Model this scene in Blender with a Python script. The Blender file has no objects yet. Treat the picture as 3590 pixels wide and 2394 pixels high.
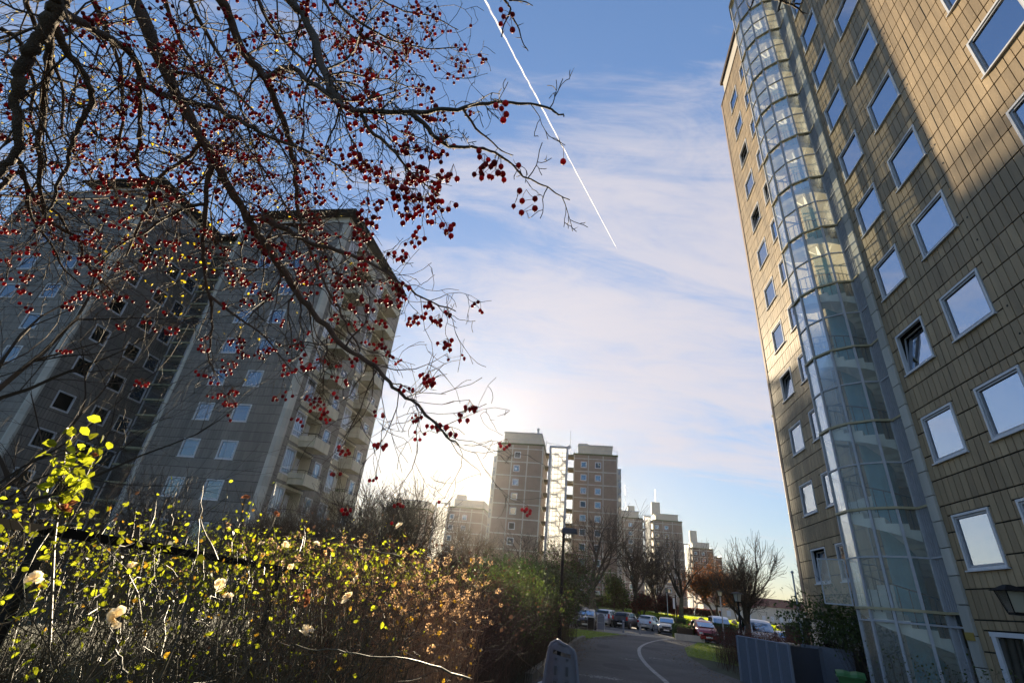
import bpy, math, random
import numpy as np
from mathutils import Vector, Matrix

# ------------------------------------------------------------------ camera, world, sun, exposure
SC = bpy.context.scene
EYE = 1.85
F, CX, CY = 1695.0, 1795.0, 1197.0
PITCH, ROLL = math.radians(27.7), math.radians(5.97)
_u = np.array([math.sin(ROLL) * math.cos(PITCH), math.cos(ROLL) * math.cos(PITCH), math.sin(PITCH)])
_f = np.array([0, 0, 1.0]) - _u * _u[2]
_f /= np.linalg.norm(_f)
_r = np.cross(_f, _u)
if _r[0] < 0: _r = -_r
WM = np.array([_r, _f, _u])

def cam_setup():
    cd = bpy.data.cameras.new("camera")
    cd.sensor_width = 36.0
    cd.lens = F / 3590 * 36.0
    cd.clip_start = 0.05
    cd.clip_end = 9000
    co = bpy.data.objects.new("camera", cd)
    SC.collection.objects.link(co)
    r, u, f = WM[:, 0], WM[:, 1], WM[:, 2]
    co.matrix_world = Matrix(((r[0], u[0], -f[0], 0), (r[1], u[1], -f[1], 0), (r[2], u[2], -f[2], EYE), (0, 0, 0, 1)))
    SC.camera = co
cam_setup()

SUN_AZ, SUN_EL = -2.2, 12.7
SUN_STRENGTH, SKY_STRENGTH, EXPOSURE = 5.0, 0.105, 1.95
sunv = Vector((math.sin(math.radians(SUN_AZ)) * math.cos(math.radians(SUN_EL)),
               math.cos(math.radians(SUN_AZ)) * math.cos(math.radians(SUN_EL)), math.sin(math.radians(SUN_EL))))
sl = bpy.data.lights.new("sun", 'SUN')
sl.energy = SUN_STRENGTH
sl.angle = math.radians(0.53)
sl.color = (1.0, 0.83, 0.58)
so = bpy.data.objects.new("sun", sl)
so.rotation_euler = (-sunv).to_track_quat('-Z', 'Y').to_euler()
SC.collection.objects.link(so)

def world_setup():
    w = bpy.data.worlds.new("World")
    SC.world = w
    w.use_nodes = True
    nt = w.node_tree
    nt.nodes.clear()
    N, L = nt.nodes.new, nt.links.new
    out = N('ShaderNodeOutputWorld')
    bg = N('ShaderNodeBackground')
    bg.inputs[1].default_value = SKY_STRENGTH
    sky = N('ShaderNodeTexSky')
    sky.sky_type = 'NISHITA'
    sky.sun_disc = False
    sky.sun_elevation = math.radians(SUN_EL)
    sky.sun_rotation = math.radians(SUN_AZ)
    sky.air_density = 1.0
    sky.dust_density = 0.5
    sky.ozone_density = 2.2
    tc = N('ShaderNodeTexCoord')
    sep = N('ShaderNodeSeparateXYZ')
    L(tc.outputs['Generated'], sep.inputs[0])
    def M(op, a, b=None, c=None, clamp=False):
        n = N('ShaderNodeMath'); n.operation = op; n.use_clamp = clamp
        for i, v in enumerate((a, b, c)):
            if v is None: continue
            if isinstance(v, (int, float)): n.inputs[i].default_value = v
            else: L(v, n.inputs[i])
        return n.outputs[0]
    zz = M('ADD', M('MAXIMUM', sep.outputs[2], 0.0), 0.16)
    px = M('DIVIDE', sep.outputs[0], zz)
    py = M('DIVIDE', sep.outputs[1], zz)
    comb = N('ShaderNodeCombineXYZ')
    L(px, comb.inputs[0]); L(py, comb.inputs[1])
    mp = N('ShaderNodeMapping')
    mp.inputs['Rotation'].default_value = (0, 0, math.radians(-38))
    mp.inputs['Scale'].default_value = (0.7, 2.0, 1)
    mp.inputs['Location'].default_value = (3.1, 0.7, 0)
    L(comb.outputs[0], mp.inputs[0])
    def noise(scale, det, rough, dist, vec=mp):
        n = N('ShaderNodeTexNoise')
        n.inputs['Scale'].default_value = scale
        n.inputs['Detail'].default_value = det
        n.inputs['Roughness'].default_value = rough
        n.inputs['Distortion'].default_value = dist
        L(vec.outputs[0], n.inputs['Vector'])
        return n.outputs[0]
    n1 = noise(0.55, 2, 0.5, 0.3)
    n2 = noise(1.5, 9, 0.62, 0.9)
    n3 = noise(5.0, 9, 0.68, 1.2)
    # a bank of cirrus that lies across the middle of the view, thinner towards the zenith
    bank = N('ShaderNodeMapRange'); bank.interpolation_type = 'SMOOTHSTEP'
    # distance from the bank centre line, in cloud plane coordinates
    ang = math.radians(20)
    ca, sa = math.cos(ang), math.sin(ang)
    dx = M('SUBTRACT', px, 0.62); dy = M('SUBTRACT', py, 1.42)
    ex = M('DIVIDE', dx, 0.62); ey = M('DIVIDE', dy, 0.62)
    r2 = M('SQRT', M('ADD', M('MULTIPLY', ex, ex), M('MULTIPLY', ey, ey)))
    L(r2, bank.inputs['Value'])
    bank.inputs['From Min'].default_value = 0.1; bank.inputs['From Max'].default_value = 2.1
    bank.inputs['To Min'].default_value = 0.36; bank.inputs['To Max'].default_value = 0.0
    s = M('ADD', M('MULTIPLY', n1, 0.45), M('ADD', M('MULTIPLY', n2, 1.05), M('MULTIPLY', n3, 0.42)))
    s = M('ADD', s, bank.outputs[0])
    hz = N('ShaderNodeMapRange')
    L(sep.outputs[2], hz.inputs['Value'])
    hz.inputs['From Min'].default_value = 0.05; hz.inputs['From Max'].default_value = 0.5
    hz.inputs['To Min'].default_value = 0.0; hz.inputs['To Max'].default_value = 0.0
    s = M('ADD', s, hz.outputs[0])
    cm = N('ShaderNodeMapRange'); cm.interpolation_type = 'SMOOTHSTEP'
    L(s, cm.inputs['Value'])
    cm.inputs['From Min'].default_value = 0.94; cm.inputs['From Max'].default_value = 1.38
    cm.inputs['To Min'].default_value = 0.0; cm.inputs['To Max'].default_value = 0.95
    mix = N('ShaderNodeMixRGB')
    L(cm.outputs[0], mix.inputs[0])
    L(sky.outputs[0], mix.inputs[1])
    # cloud brightness: lit cloud, brighter towards the sun (forward scattering)
    dot = N('ShaderNodeVectorMath'); dot.operation = 'DOT_PRODUCT'
    L(tc.outputs['Generated'], dot.inputs[0])
    dot.inputs[1].default_value = sunv
    fs = N('ShaderNodeMapRange')
    L(dot.outputs['Value'], fs.inputs['Value'])
    fs.inputs['From Min'].default_value = 0.4; fs.inputs['From Max'].default_value = 1.0
    fs.inputs['To Min'].default_value = 0.9; fs.inputs['To Max'].default_value = 2.2
    cc = N('ShaderNodeMixRGB'); cc.blend_type = 'MULTIPLY'; cc.inputs[0].default_value = 1
    cc.inputs[1].default_value = (CLOUD[0], CLOUD[1], CLOUD[2], 1)
    L(fs.outputs[0], cc.inputs[2])
    L(cc.outputs[0], mix.inputs[2])
    # soft shoulder: keeps the aureole round the low sun within the film's range
    sep2 = N('ShaderNodeSeparateColor'); L(mix.outputs[0], sep2.inputs[0])
    comb2 = N('ShaderNodeCombineColor')
    tv = [M('MULTIPLY', sep2.outputs[i], tn) for i, tn in enumerate(SKY_TINT)]
    lum = M('ADD', M('MULTIPLY', tv[0], .3), M('ADD', M('MULTIPLY', tv[1], .45), M('MULTIPLY', tv[2], .25)))
    den = M('ADD', 1.0, M('MULTIPLY', lum, SHOULDER))
    for i in range(3): L(M('DIVIDE', tv[i], den), comb2.inputs[i])
    L(comb2.outputs[0], bg.inputs[0])
    L(bg.outputs[0], out.inputs[0])
CLOUD = (4.2, 3.9, 3.9)
SKY_TINT = (0.92, 0.96, 1.06)
SHOULDER = 0.42
world_setup()

vs = SC.view_settings
vs.view_transform = 'Standard'
vs.look = 'None'
vs.gamma = 1
vs.use_curve_mapping = False
vs.exposure = EXPOSURE
try:
    SC.cycles.max_bounces = 8
    SC.cycles.transparent_max_bounces = 24
    SC.cycles.caustics_reflective = False
    SC.cycles.caustics_refractive = False
except Exception: pass

# ------------------------------------------------------------------ geometry helpers
A = math.radians(10.5)
CA, SA = math.cos(A), math.sin(A)
def PQ(p, q): return (p * CA + q * SA, -p * SA + q * CA)
def ray(x, y):
    return WM @ np.array([(x - CX) / F, -(y - CY) / F, 1.0])
def at(x, y, D):
    """point on the sight line through photograph pixel x, y at horizontal distance D"""
    d = ray(x, y); h = math.hypot(d[0], d[1])
    return (d[0] / h * D, d[1] / h * D, EYE + d[2] / h * D)
def atd(x, y, D):
    d = ray(x, y); d = d / np.linalg.norm(d)
    return (d[0] * D, d[1] * D, EYE + d[2] * D)

COL = SC.collection
def tag(o, label=None, cat=None, group=None, kind=None):
    if label: o['label'] = label
    if cat: o['category'] = cat
    if group: o['group'] = group
    if kind: o['kind'] = kind
    return o
def empty(name, loc=(0, 0, 0), rz=0.0, label=None, cat=None, group=None):
    o = bpy.data.objects.new(name, None)
    o.empty_display_size = 0.2
    o.location = loc; o.rotation_euler = (0, 0, rz)
    COL.objects.link(o)
    return tag(o, label, cat, group)

class MB:
    def __init__(s, org=(0, 0, 0)):
        s.v = []; s.f = []; s.t = []; s.org = org; s.n = 0; s.cur = 0.5; s.smooth = False
        s.sm = []
    def quad(s, a, b, c, d, t=None):
        n = s.n
        s.v += [a, b, c, d]; s.f.append((n, n + 1, n + 2, n + 3)); s.n += 4
        s.t.append(s.cur if t is None else t)
    def tri(s, a, b, c, t=None):
        n = s.n
        s.v += [a, b, c]; s.f.append((n, n + 1, n + 2)); s.n += 3
        s.t.append(s.cur if t is None else t)
    def poly(s, pts, t=None):
        n = s.n; s.v += list(pts); s.f.append(tuple(range(n, n + len(pts)))); s.n += len(pts)
        s.t.append(s.cur if t is None else t)
    def mesh(s, vs, fs, t=None):
        n = s.n; s.v += list(vs); s.n += len(vs)
        for f in fs:
            s.f.append(tuple(i + n for i in f)); s.t.append(s.cur if t is None else t)
    def box(s, x0, x1, y0, y1, z0, z1, t=None):
        if x0 > x1: x0, x1 = x1, x0
        if y0 > y1: y0, y1 = y1, y0
        if z0 > z1: z0, z1 = z1, z0
        s.mesh([(x0, y0, z0), (x1, y0, z0), (x1, y1, z0), (x0, y1, z0), (x0, y0, z1), (x1, y0, z1), (x1, y1, z1), (x0, y1, z1)],
               [(0, 3, 2, 1), (4, 5, 6, 7), (0, 1, 5, 4), (1, 2, 6, 5), (2, 3, 7, 6), (3, 0, 4, 7)], t)
    def obox(s, O, ux, uy, uz, t=None):
        """box from corner O with edge vectors"""
        O, ux, uy, uz = map(Vector, (O, ux, uy, uz))
        P = [O, O + ux, O + ux + uy, O + uy, O + uz, O + ux + uz, O + ux + uy + uz, O + uy + uz]
        s.mesh([tuple(p) for p in P], [(0, 3, 2, 1), (4, 5, 6, 7), (0, 1, 5, 4), (1, 2, 6, 5), (2, 3, 7, 6), (3, 0, 4, 7)], t)
    def tube(s, pts, rad, n=4, t=None, cap=False):
        m = len(pts)
        if m < 2: return
        P = [Vector(p) for p in pts]
        base = s.n
        ref = Vector((0.31, 0.17, 0.93)).normalized()
        for i in range(m):
            d = (P[min(i + 1, m - 1)] - P[max(i - 1, 0)])
            if d.length < 1e-9: d = Vector((0, 0, 1))
            d.normalize()
            a = d.cross(ref)
            if a.length < 1e-3: a = d.cross(Vector((1, 0, 0)))
            a.normalize(); b = d.cross(a)
            r = rad[i] if hasattr(rad, '__len__') else rad
            for k in range(n):
                c, sn = TRIG[n][k]
                q = P[i] + a * (c * r) + b * (sn * r)
                s.v.append((q.x, q.y, q.z))
        tt = s.cur if t is None else t
        for i in range(m - 1):
            for k in range(n):
                k2 = (k + 1) % n
                s.f.append((base + i * n + k, base + i * n + k2, base + (i + 1) * n + k2, base + (i + 1) * n + k)); s.t.append(tt)
        s.n += m * n
        if cap:
            s.f.append(tuple(base + k for k in range(n))[::-1]); s.t.append(tt)
            s.f.append(tuple(base + (m - 1) * n + k for k in range(n))); s.t.append(tt)
    def cyl(s, x, y, z0, z1, r0, r1=None, n=12, t=None):
        s.tube([(x, y, z0), (x, y, z1)], [r0, r0 if r1 is None else r1], n, t, cap=True)
    def sphere(s, c, r, nu=8, nv=5, sz=1.0, t=None):
        base = s.n; vs = [(c[0], c[1], c[2] + r * sz)]
        for j in range(1, nv):
            ph = math.pi * j / nv
            for i in range(nu):
                th = 2 * math.pi * i / nu
                vs.append((c[0] + r * math.sin(ph) * math.cos(th), c[1] + r * math.sin(ph) * math.sin(th), c[2] + r * sz * math.cos(ph)))
        vs.append((c[0], c[1], c[2] - r * sz))
        fs = []
        for i in range(nu):
            fs.append((0, 1 + i, 1 + (i + 1) % nu))
            for j in range(nv - 2):
                a = 1 + j * nu
                fs.append((a + i, a + nu + i, a + nu + (i + 1) % nu, a + (i + 1) % nu))
            a = 1 + (nv - 2) * nu
            fs.append((a + i, len(vs) - 1, a + (i + 1) % nu))
        s.mesh(vs, fs, t)
    def build(s, name, mat, parent=None, smooth=False):
        me = bpy.data.meshes.new(name)
        ox, oy, oz = s.org
        if ox or oy or oz:
            V = [(a[0] - ox, a[1] - oy, a[2] - oz) for a in s.v]
        else: V = s.v
        me.from_pydata(V, [], s.f)
        at_ = me.attributes.new('tint', 'FLOAT', 'FACE')
        at_.data.foreach_set('value', np.array(s.t, dtype=np.float32))
        if smooth: me.shade_smooth()
        me.materials.append(mat)
        o = bpy.data.objects.new(name, me)
        COL.objects.link(o)
        if parent is not None: o.parent = parent
        return o
TRIG = {n: [(math.cos(2 * math.pi * k / n), math.sin(2 * math.pi * k / n)) for k in range(n)] for n in range(3, 49)}

# ------------------------------------------------------------------ materials
MATS = {}
def mat(name, col, rough=0.8, metal=0.0, tint=0.0, noise=None, spec=0.4, bump=0.0, nscale=4.0, streak=False, trans=0.0, transcol=None, coat=0.0, emis=None):
    """principled with face tint variation, noise variation, optional translucency"""
    m = bpy.data.materials.new(name); m.use_nodes = True
    nt = m.node_tree; N, L = nt.nodes.new, nt.links.new
    b = nt.nodes['Principled BSDF']
    b.inputs['Roughness'].default_value = rough
    b.inputs['Metallic'].default_value = metal
    b.inputs['Specular IOR Level'].default_value = spec
    if coat: b.inputs['Coat Weight'].default_value = coat
    src = None
    rgb = N('ShaderNodeRGB'); rgb.outputs[0].default_value = (*col, 1); src = rgb.outputs[0]
    def mul(src, fac):
        v = N('ShaderNodeVectorMath'); v.operation = 'SCALE'
        L(src, v.inputs[0]); L(fac, v.inputs['Scale']); return v.outputs[0]
    if tint:
        a = N('ShaderNodeAttribute'); a.attribute_name = 'tint'
        mr = N('ShaderNodeMapRange'); L(a.outputs['Fac'], mr.inputs['Value'])
        mr.inputs['To Min'].default_value = 1 - tint; mr.inputs['To Max'].default_value = 1 + tint
        src = mul(src, mr.outputs[0])
    if noise:
        tc = N('ShaderNodeTexCoord')
        mp = N('ShaderNodeMapping'); L(tc.outputs['Object'], mp.inputs[0])
        mp.inputs['Scale'].default_value = (1, 1, 0.12) if streak else (1, 1, 1)
        nz = N('ShaderNodeTexNoise'); L(mp.outputs[0], nz.inputs['Vector'])
        nz.inputs['Scale'].default_value = nscale; nz.inputs['Detail'].default_value = 6; nz.inputs['Roughness'].default_value = 0.65
        mr = N('ShaderNodeMapRange'); L(nz.outputs[0], mr.inputs['Value'])
        mr.inputs['From Min'].default_value = 0.3; mr.inputs['From Max'].default_value = 0.7
        mr.inputs['To Min'].default_value = 1 - noise; mr.inputs['To Max'].default_value = 1 + noise
        src = mul(src, mr.outputs[0])
        if bump:
            bp = N('ShaderNodeBump'); bp.inputs['Strength'].default_value = bump; bp.inputs['Distance'].default_value = 0.02
            nz2 = N('ShaderNodeTexNoise'); L(tc.outputs['Object'], nz2.inputs['Vector']); nz2.inputs['Scale'].default_value = nscale * 9
            nz2.inputs['Detail'].default_value = 4
            L(nz2.outputs[0], bp.inputs['Height']); L(bp.outputs[0], b.inputs['Normal'])
    L(src, b.inputs['Base Color'])
    if emis:
        b.inputs['Emission Color'].default_value = (*emis[0], 1); b.inputs['Emission Strength'].default_value = emis[1]
    if trans:
        tr = N('ShaderNodeBsdfTranslucent')
        if transcol:
            v = N('ShaderNodeVectorMath'); v.operation = 'MULTIPLY'; L(src, v.inputs[0]); v.inputs[1].default_value = transcol; L(v.outputs[0], tr.inputs[0])
        else: L(src, tr.inputs[0])
        mx = N('ShaderNodeMixShader'); mx.inputs[0].default_value = trans
        L(b.outputs[0], mx.inputs[1]); L(tr.outputs[0], mx.inputs[2])
        L(mx.outputs[0], nt.nodes['Material Output'].inputs[0])
    MATS[name] = m
    return m

def glass_reflect(name, dark=(0.02, 0.03, 0.035), refl=0.35, rough=0.03, tintc=(0.9, 0.95, 1.0), inner=0.0):
    """window pane seen from outside: dark room or curtain behind a reflecting double pane"""
    tintc = tuple(a * b for a, b in zip(tintc, (.46, .49, .54)))
    m = bpy.data.materials.new(name); m.use_nodes = True
    nt = m.node_tree; N, L = nt.nodes.new, nt.links.new
    nt.nodes.remove(nt.nodes['Principled BSDF'])
    out = nt.nodes['Material Output']
    d = N('ShaderNodeBsdfDiffuse')
    a = N('ShaderNodeAttribute'); a.attribute_name = 'tint'
    cr = N('ShaderNodeMixRGB'); L(a.outputs['Fac'], cr.inputs[0])
    cr.inputs[1].default_value = (*dark, 1); cr.inputs[2].default_value = (*[min(1, c * 5 + inner) for c in dark], 1)
    # curtain folds behind the brighter panes
    tcw = N('ShaderNodeTexCoord'); wv = N('ShaderNodeTexWave'); wv.inputs['Scale'].default_value = 2.6; wv.inputs['Distortion'].default_value = 5.0; wv.inputs['Detail'].default_value = 2
    mpw = N('ShaderNodeMapping'); mpw.inputs['Scale'].default_value = (1, 1, .15); L(tcw.outputs['Object'], mpw.inputs[0]); L(mpw.outputs[0], wv.inputs[0]); wv.bands_direction = 'DIAGONAL'
    wr = N('ShaderNodeMapRange'); L(wv.outputs['Fac'], wr.inputs['Value']); wr.inputs['To Min'].default_value = .45; wr.inputs['To Max'].default_value = 1.3
    vs_ = N('ShaderNodeVectorMath'); vs_.operation = 'SCALE'; L(cr.outputs[0], vs_.inputs[0]); L(wr.outputs[0], vs_.inputs['Scale'])
    L(vs_.outputs[0], d.inputs[0])
    g = N('ShaderNodeBsdfGlossy'); g.inputs['Roughness'].default_value = rough; g.inputs[0].default_value = (*tintc, 1)
    tc = N('ShaderNodeTexCoord'); nz = N('ShaderNodeTexNoise'); L(tc.outputs['Object'], nz.inputs['Vector'])
    nz.inputs['Scale'].default_value = 0.9
    bp = N('ShaderNodeBump'); bp.inputs['Strength'].default_value = 0.12; bp.inputs['Distance'].default_value = 0.05
    L(nz.outputs[0], bp.inputs['Height']); L(bp.outputs[0], g.inputs['Normal'])
    lw = N('ShaderNodeFresnel'); lw.inputs[0].default_value = 1.5
    mr = N('ShaderNodeMapRange'); L(lw.outputs[0], mr.inputs['Value'])
    mr.inputs['From Min'].default_value = 0.04; mr.inputs['From Max'].default_value = 0.8
    mr.inputs['To Min'].default_value = refl; mr.inputs['To Max'].default_value = 1.0
    mx = N('ShaderNodeMixShader'); L(mr.outputs[0], mx.inputs[0]); L(d.outputs[0], mx.inputs[1]); L(g.outputs[0], mx.inputs[2])
    L(mx.outputs[0], out.inputs[0])
    MATS[name] = m
    return m

def glass_clear(name, transp=0.5, transl=0.25, refl=0.1, rough=0.06, col=(0.8, 0.86, 0.85), bump=0.3, bscale=30.0, trcol=None, rmax=.8):
    """frosted or wired glazing: see-through, glowing when lit from behind, and reflecting"""
    m = bpy.data.materials.new(name); m.use_nodes = True
    nt = m.node_tree; N, L = nt.nodes.new, nt.links.new
    nt.nodes.remove(nt.nodes['Principled BSDF'])
    out = nt.nodes['Material Output']
    tp = N('ShaderNodeBsdfTransparent'); tp.inputs[0].default_value = (*col, 1)
    tl = N('ShaderNodeBsdfTranslucent'); tl.inputs[0].default_value = (*(trcol or col), 1)
    df = N('ShaderNodeBsdfDiffuse'); df.inputs[0].default_value = (*col, 1)
    m0 = N('ShaderNodeMixShader'); m0.inputs[0].default_value = 0.5; L(df.outputs[0], m0.inputs[1]); L(tl.outputs[0], m0.inputs[2])
    m1 = N('ShaderNodeMixShader'); m1.inputs[0].default_value = transl / (transl + transp)
    L(tp.outputs[0], m1.inputs[1]); L(m0.outputs[0], m1.inputs[2])
    g = N('ShaderNodeBsdfGlossy'); g.inputs['Roughness'].default_value = rough; g.inputs[0].default_value = (0.95, 0.97, 1, 1)
    tc = N('ShaderNodeTexCoord'); nz = N('ShaderNodeTexNoise'); L(tc.outputs['Object'], nz.inputs['Vector']); nz.inputs['Scale'].default_value = bscale
    bp = N('ShaderNodeBump'); bp.inputs['Strength'].default_value = bump; bp.inputs['Distance'].default_value = 0.01
    L(nz.outputs[0], bp.inputs['Height']); L(bp.outputs[0], g.inputs['Normal'])
    fr = N('ShaderNodeFresnel'); fr.inputs[0].default_value = 1.5
    mr = N('ShaderNodeMapRange'); L(fr.outputs[0], mr.inputs['Value'])
    mr.inputs['From Min'].default_value = 0.04; mr.inputs['From Max'].default_value = 0.9
    mr.inputs['To Min'].default_value = refl; mr.inputs['To Max'].default_value = rmax
    m2 = N('ShaderNodeMixShader'); L(mr.outputs[0], m2.inputs[0]); L(m1.outputs[0], m2.inputs[1]); L(g.outputs[0], m2.inputs[2])
    L(m2.outputs[0], out.inputs[0])
    MATS[name] = m
    return m

m_panelR = mat('beige_cladding', (0.315, 0.232, 0.135), 0.62, tint=0.27, noise=0.26, nscale=1.6, streak=True, spec=0.45, bump=0.12)
m_panelL = mat('grey_cladding', (0.185, 0.168, 0.148), 0.6, tint=0.22, noise=0.15, nscale=0.6, streak=True, spec=0.45)
m_panelS = mat('brown_grey_cladding', (0.27, 0.205, 0.16), 0.75, tint=0.2, noise=0.15, nscale=0.6)
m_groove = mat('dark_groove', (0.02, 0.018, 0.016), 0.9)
m_conc = mat('pale_concrete', (0.46, 0.44, 0.39), 0.8, tint=0.12, noise=0.18, nscale=1.5, streak=True)
m_balc = mat('balcony_concrete', (0.52, 0.48, 0.37), 0.85, tint=0.1, noise=0.22, nscale=2.0, streak=True)
m_white = mat('white_painted_frame', (0.62, 0.63, 0.66), 0.45, noise=0.08, nscale=5)
m_greyfr = mat('grey_painted_steel', (0.42, 0.43, 0.46), 0.45, noise=0.12, nscale=5, metal=0.0)
m_brass = mat('yellowed_transom_steel', (0.42, 0.36, 0.22), 0.5, noise=0.15, nscale=5)
m_dark = mat('dark_roof_edge', (0.035, 0.035, 0.035), 0.7, noise=0.2)
m_roofwall = mat('penthouse_plaster', (0.55, 0.5, 0.42), 0.85, noise=0.1, nscale=1)
m_black = mat('black_painted_steel', (0.01, 0.01, 0.011), 0.6, noise=0.2, nscale=8, spec=.2)
m_stair = mat('white_concrete_stair', (0.78, 0.77, 0.73), 0.8, noise=0.1, nscale=2)
m_teal = mat('teal_column', (0.07, 0.27, 0.34), 0.55, noise=0.25, nscale=2)
m_louvre = mat('dark_louvre', (0.03, 0.045, 0.05), 0.4)
m_intr = mat('stairwell_interior', (0.24, 0.19, 0.11), 0.9, tint=0.35, noise=0.25, nscale=1.0)
m_brown = mat('brown_door', (0.16, 0.05, 0.02), 0.6, tint=0.3)
m_paneB = glass_reflect('window_pane', (0.022, 0.026, 0.03), 0.38, inner=.04)
m_paneD = glass_reflect('dark_window_pane', (0.02, 0.018, 0.014), 0.14, inner=0.02)
m_paneC = glass_reflect('curtained_window_pane', (0.13, 0.135, 0.14), 0.25, inner=0.15)
m_gst = glass_clear('wired_stair_glass', 0.74, 0.25, 0.035, 0.10, (0.84, 0.88, 0.86), 0.6, 22.0, trcol=(1.0, 0.9, 0.68), rmax=.5)
m_gfar = glass_clear('frosted_stair_glazing', 0.35, 0.6, 0.05, 0.2, (0.95, 0.95, 0.93), 0.1, 5.0)
m_bal_glass = glass_clear('stairwell_glass', 0.8, 0.1, 0.10, 0.05, (0.9, 0.93, 0.95), 0.1, 5.0)

# ------------------------------------------------------------------ facade helpers
def sub_rect(cells, R):
    out = []
    for (a, b, c, d) in cells:
        u0, u1, z0, z1 = R
        if u1 <= a or u0 >= b or z1 <= c or z0 >= d:
            out.append((a, b, c, d)); continue
        if z0 > c + 0.02: out.append((a, b, c, z0))
        if z1 < d - 0.02: out.append((a, b, z1, d))
        cz0, cz1 = max(c, z0), min(d, z1)
        if u0 > a + 0.02: out.append((a, u0, cz0, cz1))
        if u1 < b - 0.02: out.append((u1, b, cz0, cz1))
    return out

def cladding(mb, back, O, U, Nn, width, z0, z1, cw, rh, holes, rnd, gap=0.011, th=0.03, zoff=0.0, rowvar=0.3, hole_depth=0.14):
    """O: (x,y) start, U: unit vector along wall, Nn: outward normal; holes: (u0,u1,z0,z1)"""
    nc = max(1, round(width / cw)); cw = width / nc
    rows = []
    z = z0 + zoff
    while z > z0 + 0.05: z -= rh
    while z < z1:
        rows.append((max(z, z0), min(z + rh, z1))); z += rh
    def P(u, n, zz): return (O[0] + U[0] * u + Nn[0] * n, O[1] + U[1] * u + Nn[1] * n, zz)
    colv = [rnd.random() for _ in range(nc)]
    for (a, b) in rows:
        if b - a < 0.03: continue
        rv = rnd.random()
        for i in range(nc):
            u0, u1 = i * cw, (i + 1) * cw
            cells = [(u0, u1, a, b)]
            for h in holes:
                if h[1] > u0 and h[0] < u1 and h[3] > a and h[2] < b: cells = sub_rect(cells, h)
            for (c0, c1, d0, d1) in cells:
                if c1 - c0 < 0.03 or d1 - d0 < 0.03: continue
                near = any(abs(d0 - h[3]) < 0.03 or abs(d1 - h[2]) < 0.03 for h in holes if h[1] > c0 and h[0] < c1)
                t = min(1, max(0, 0.5 + (rnd.random() - 0.5) * 0.55 + (rv - 0.5) * rowvar + (colv[i] - 0.5) * 0.15 + (0.25 if near else 0)))
                e = th + rnd.uniform(-0.003, 0.003)
                e2 = e + rnd.uniform(-0.0025, 0.0025)
                c0 += gap; c1 -= gap; d0 += gap * 1.6; d1 -= gap * 1.6
                A0, A1, A2, A3 = P(c0, e, d0), P(c1, e2, d0), P(c1, e2, d1), P(c0, e, d1)
                B0, B1, B2, B3 = P(c0, 0, d0), P(c1, 0, d0), P(c1, 0, d1), P(c0, 0, d1)
                mb.quad(A0, A1, A2, A3, t)
                mb.quad(B0, B1, A1, A0, t); mb.quad(A3, A2, B2, B3, t)
                mb.quad(B0, A0, A3, B3, t); mb.quad(A1, B1, B2, A2, t)
    # backing sheet with real holes: strips between the hole columns
    cols = sorted(set([0, width] + [h[0] for h in holes] + [h[1] for h in holes]))
    for i in range(len(cols) - 1):
        a, b = cols[i], cols[i + 1]
        if b - a < 0.01: continue
        hs = sorted([(h[2], h[3]) for h in holes if h[0] < (a + b) / 2 < h[1]])
        z = z0
        for (h0, h1) in hs + [(z1, z1)]:
            if h0 > z: back.quad(P(a, 0.004, z), P(b, 0.004, z), P(b, 0.004, h0), P(a, 0.004, h0))
            z = max(z, h1)
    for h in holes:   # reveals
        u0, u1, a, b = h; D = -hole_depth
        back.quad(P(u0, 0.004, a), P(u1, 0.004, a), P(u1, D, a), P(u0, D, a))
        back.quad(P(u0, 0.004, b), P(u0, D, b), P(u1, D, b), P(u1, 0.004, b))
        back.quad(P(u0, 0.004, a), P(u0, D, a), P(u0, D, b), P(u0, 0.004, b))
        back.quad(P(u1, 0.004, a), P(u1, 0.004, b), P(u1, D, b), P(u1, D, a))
        if hole_depth > 0.3: back.quad(P(u0, D, a), P(u1, D, a), P(u1, D, b), P(u0, D, b))

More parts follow.
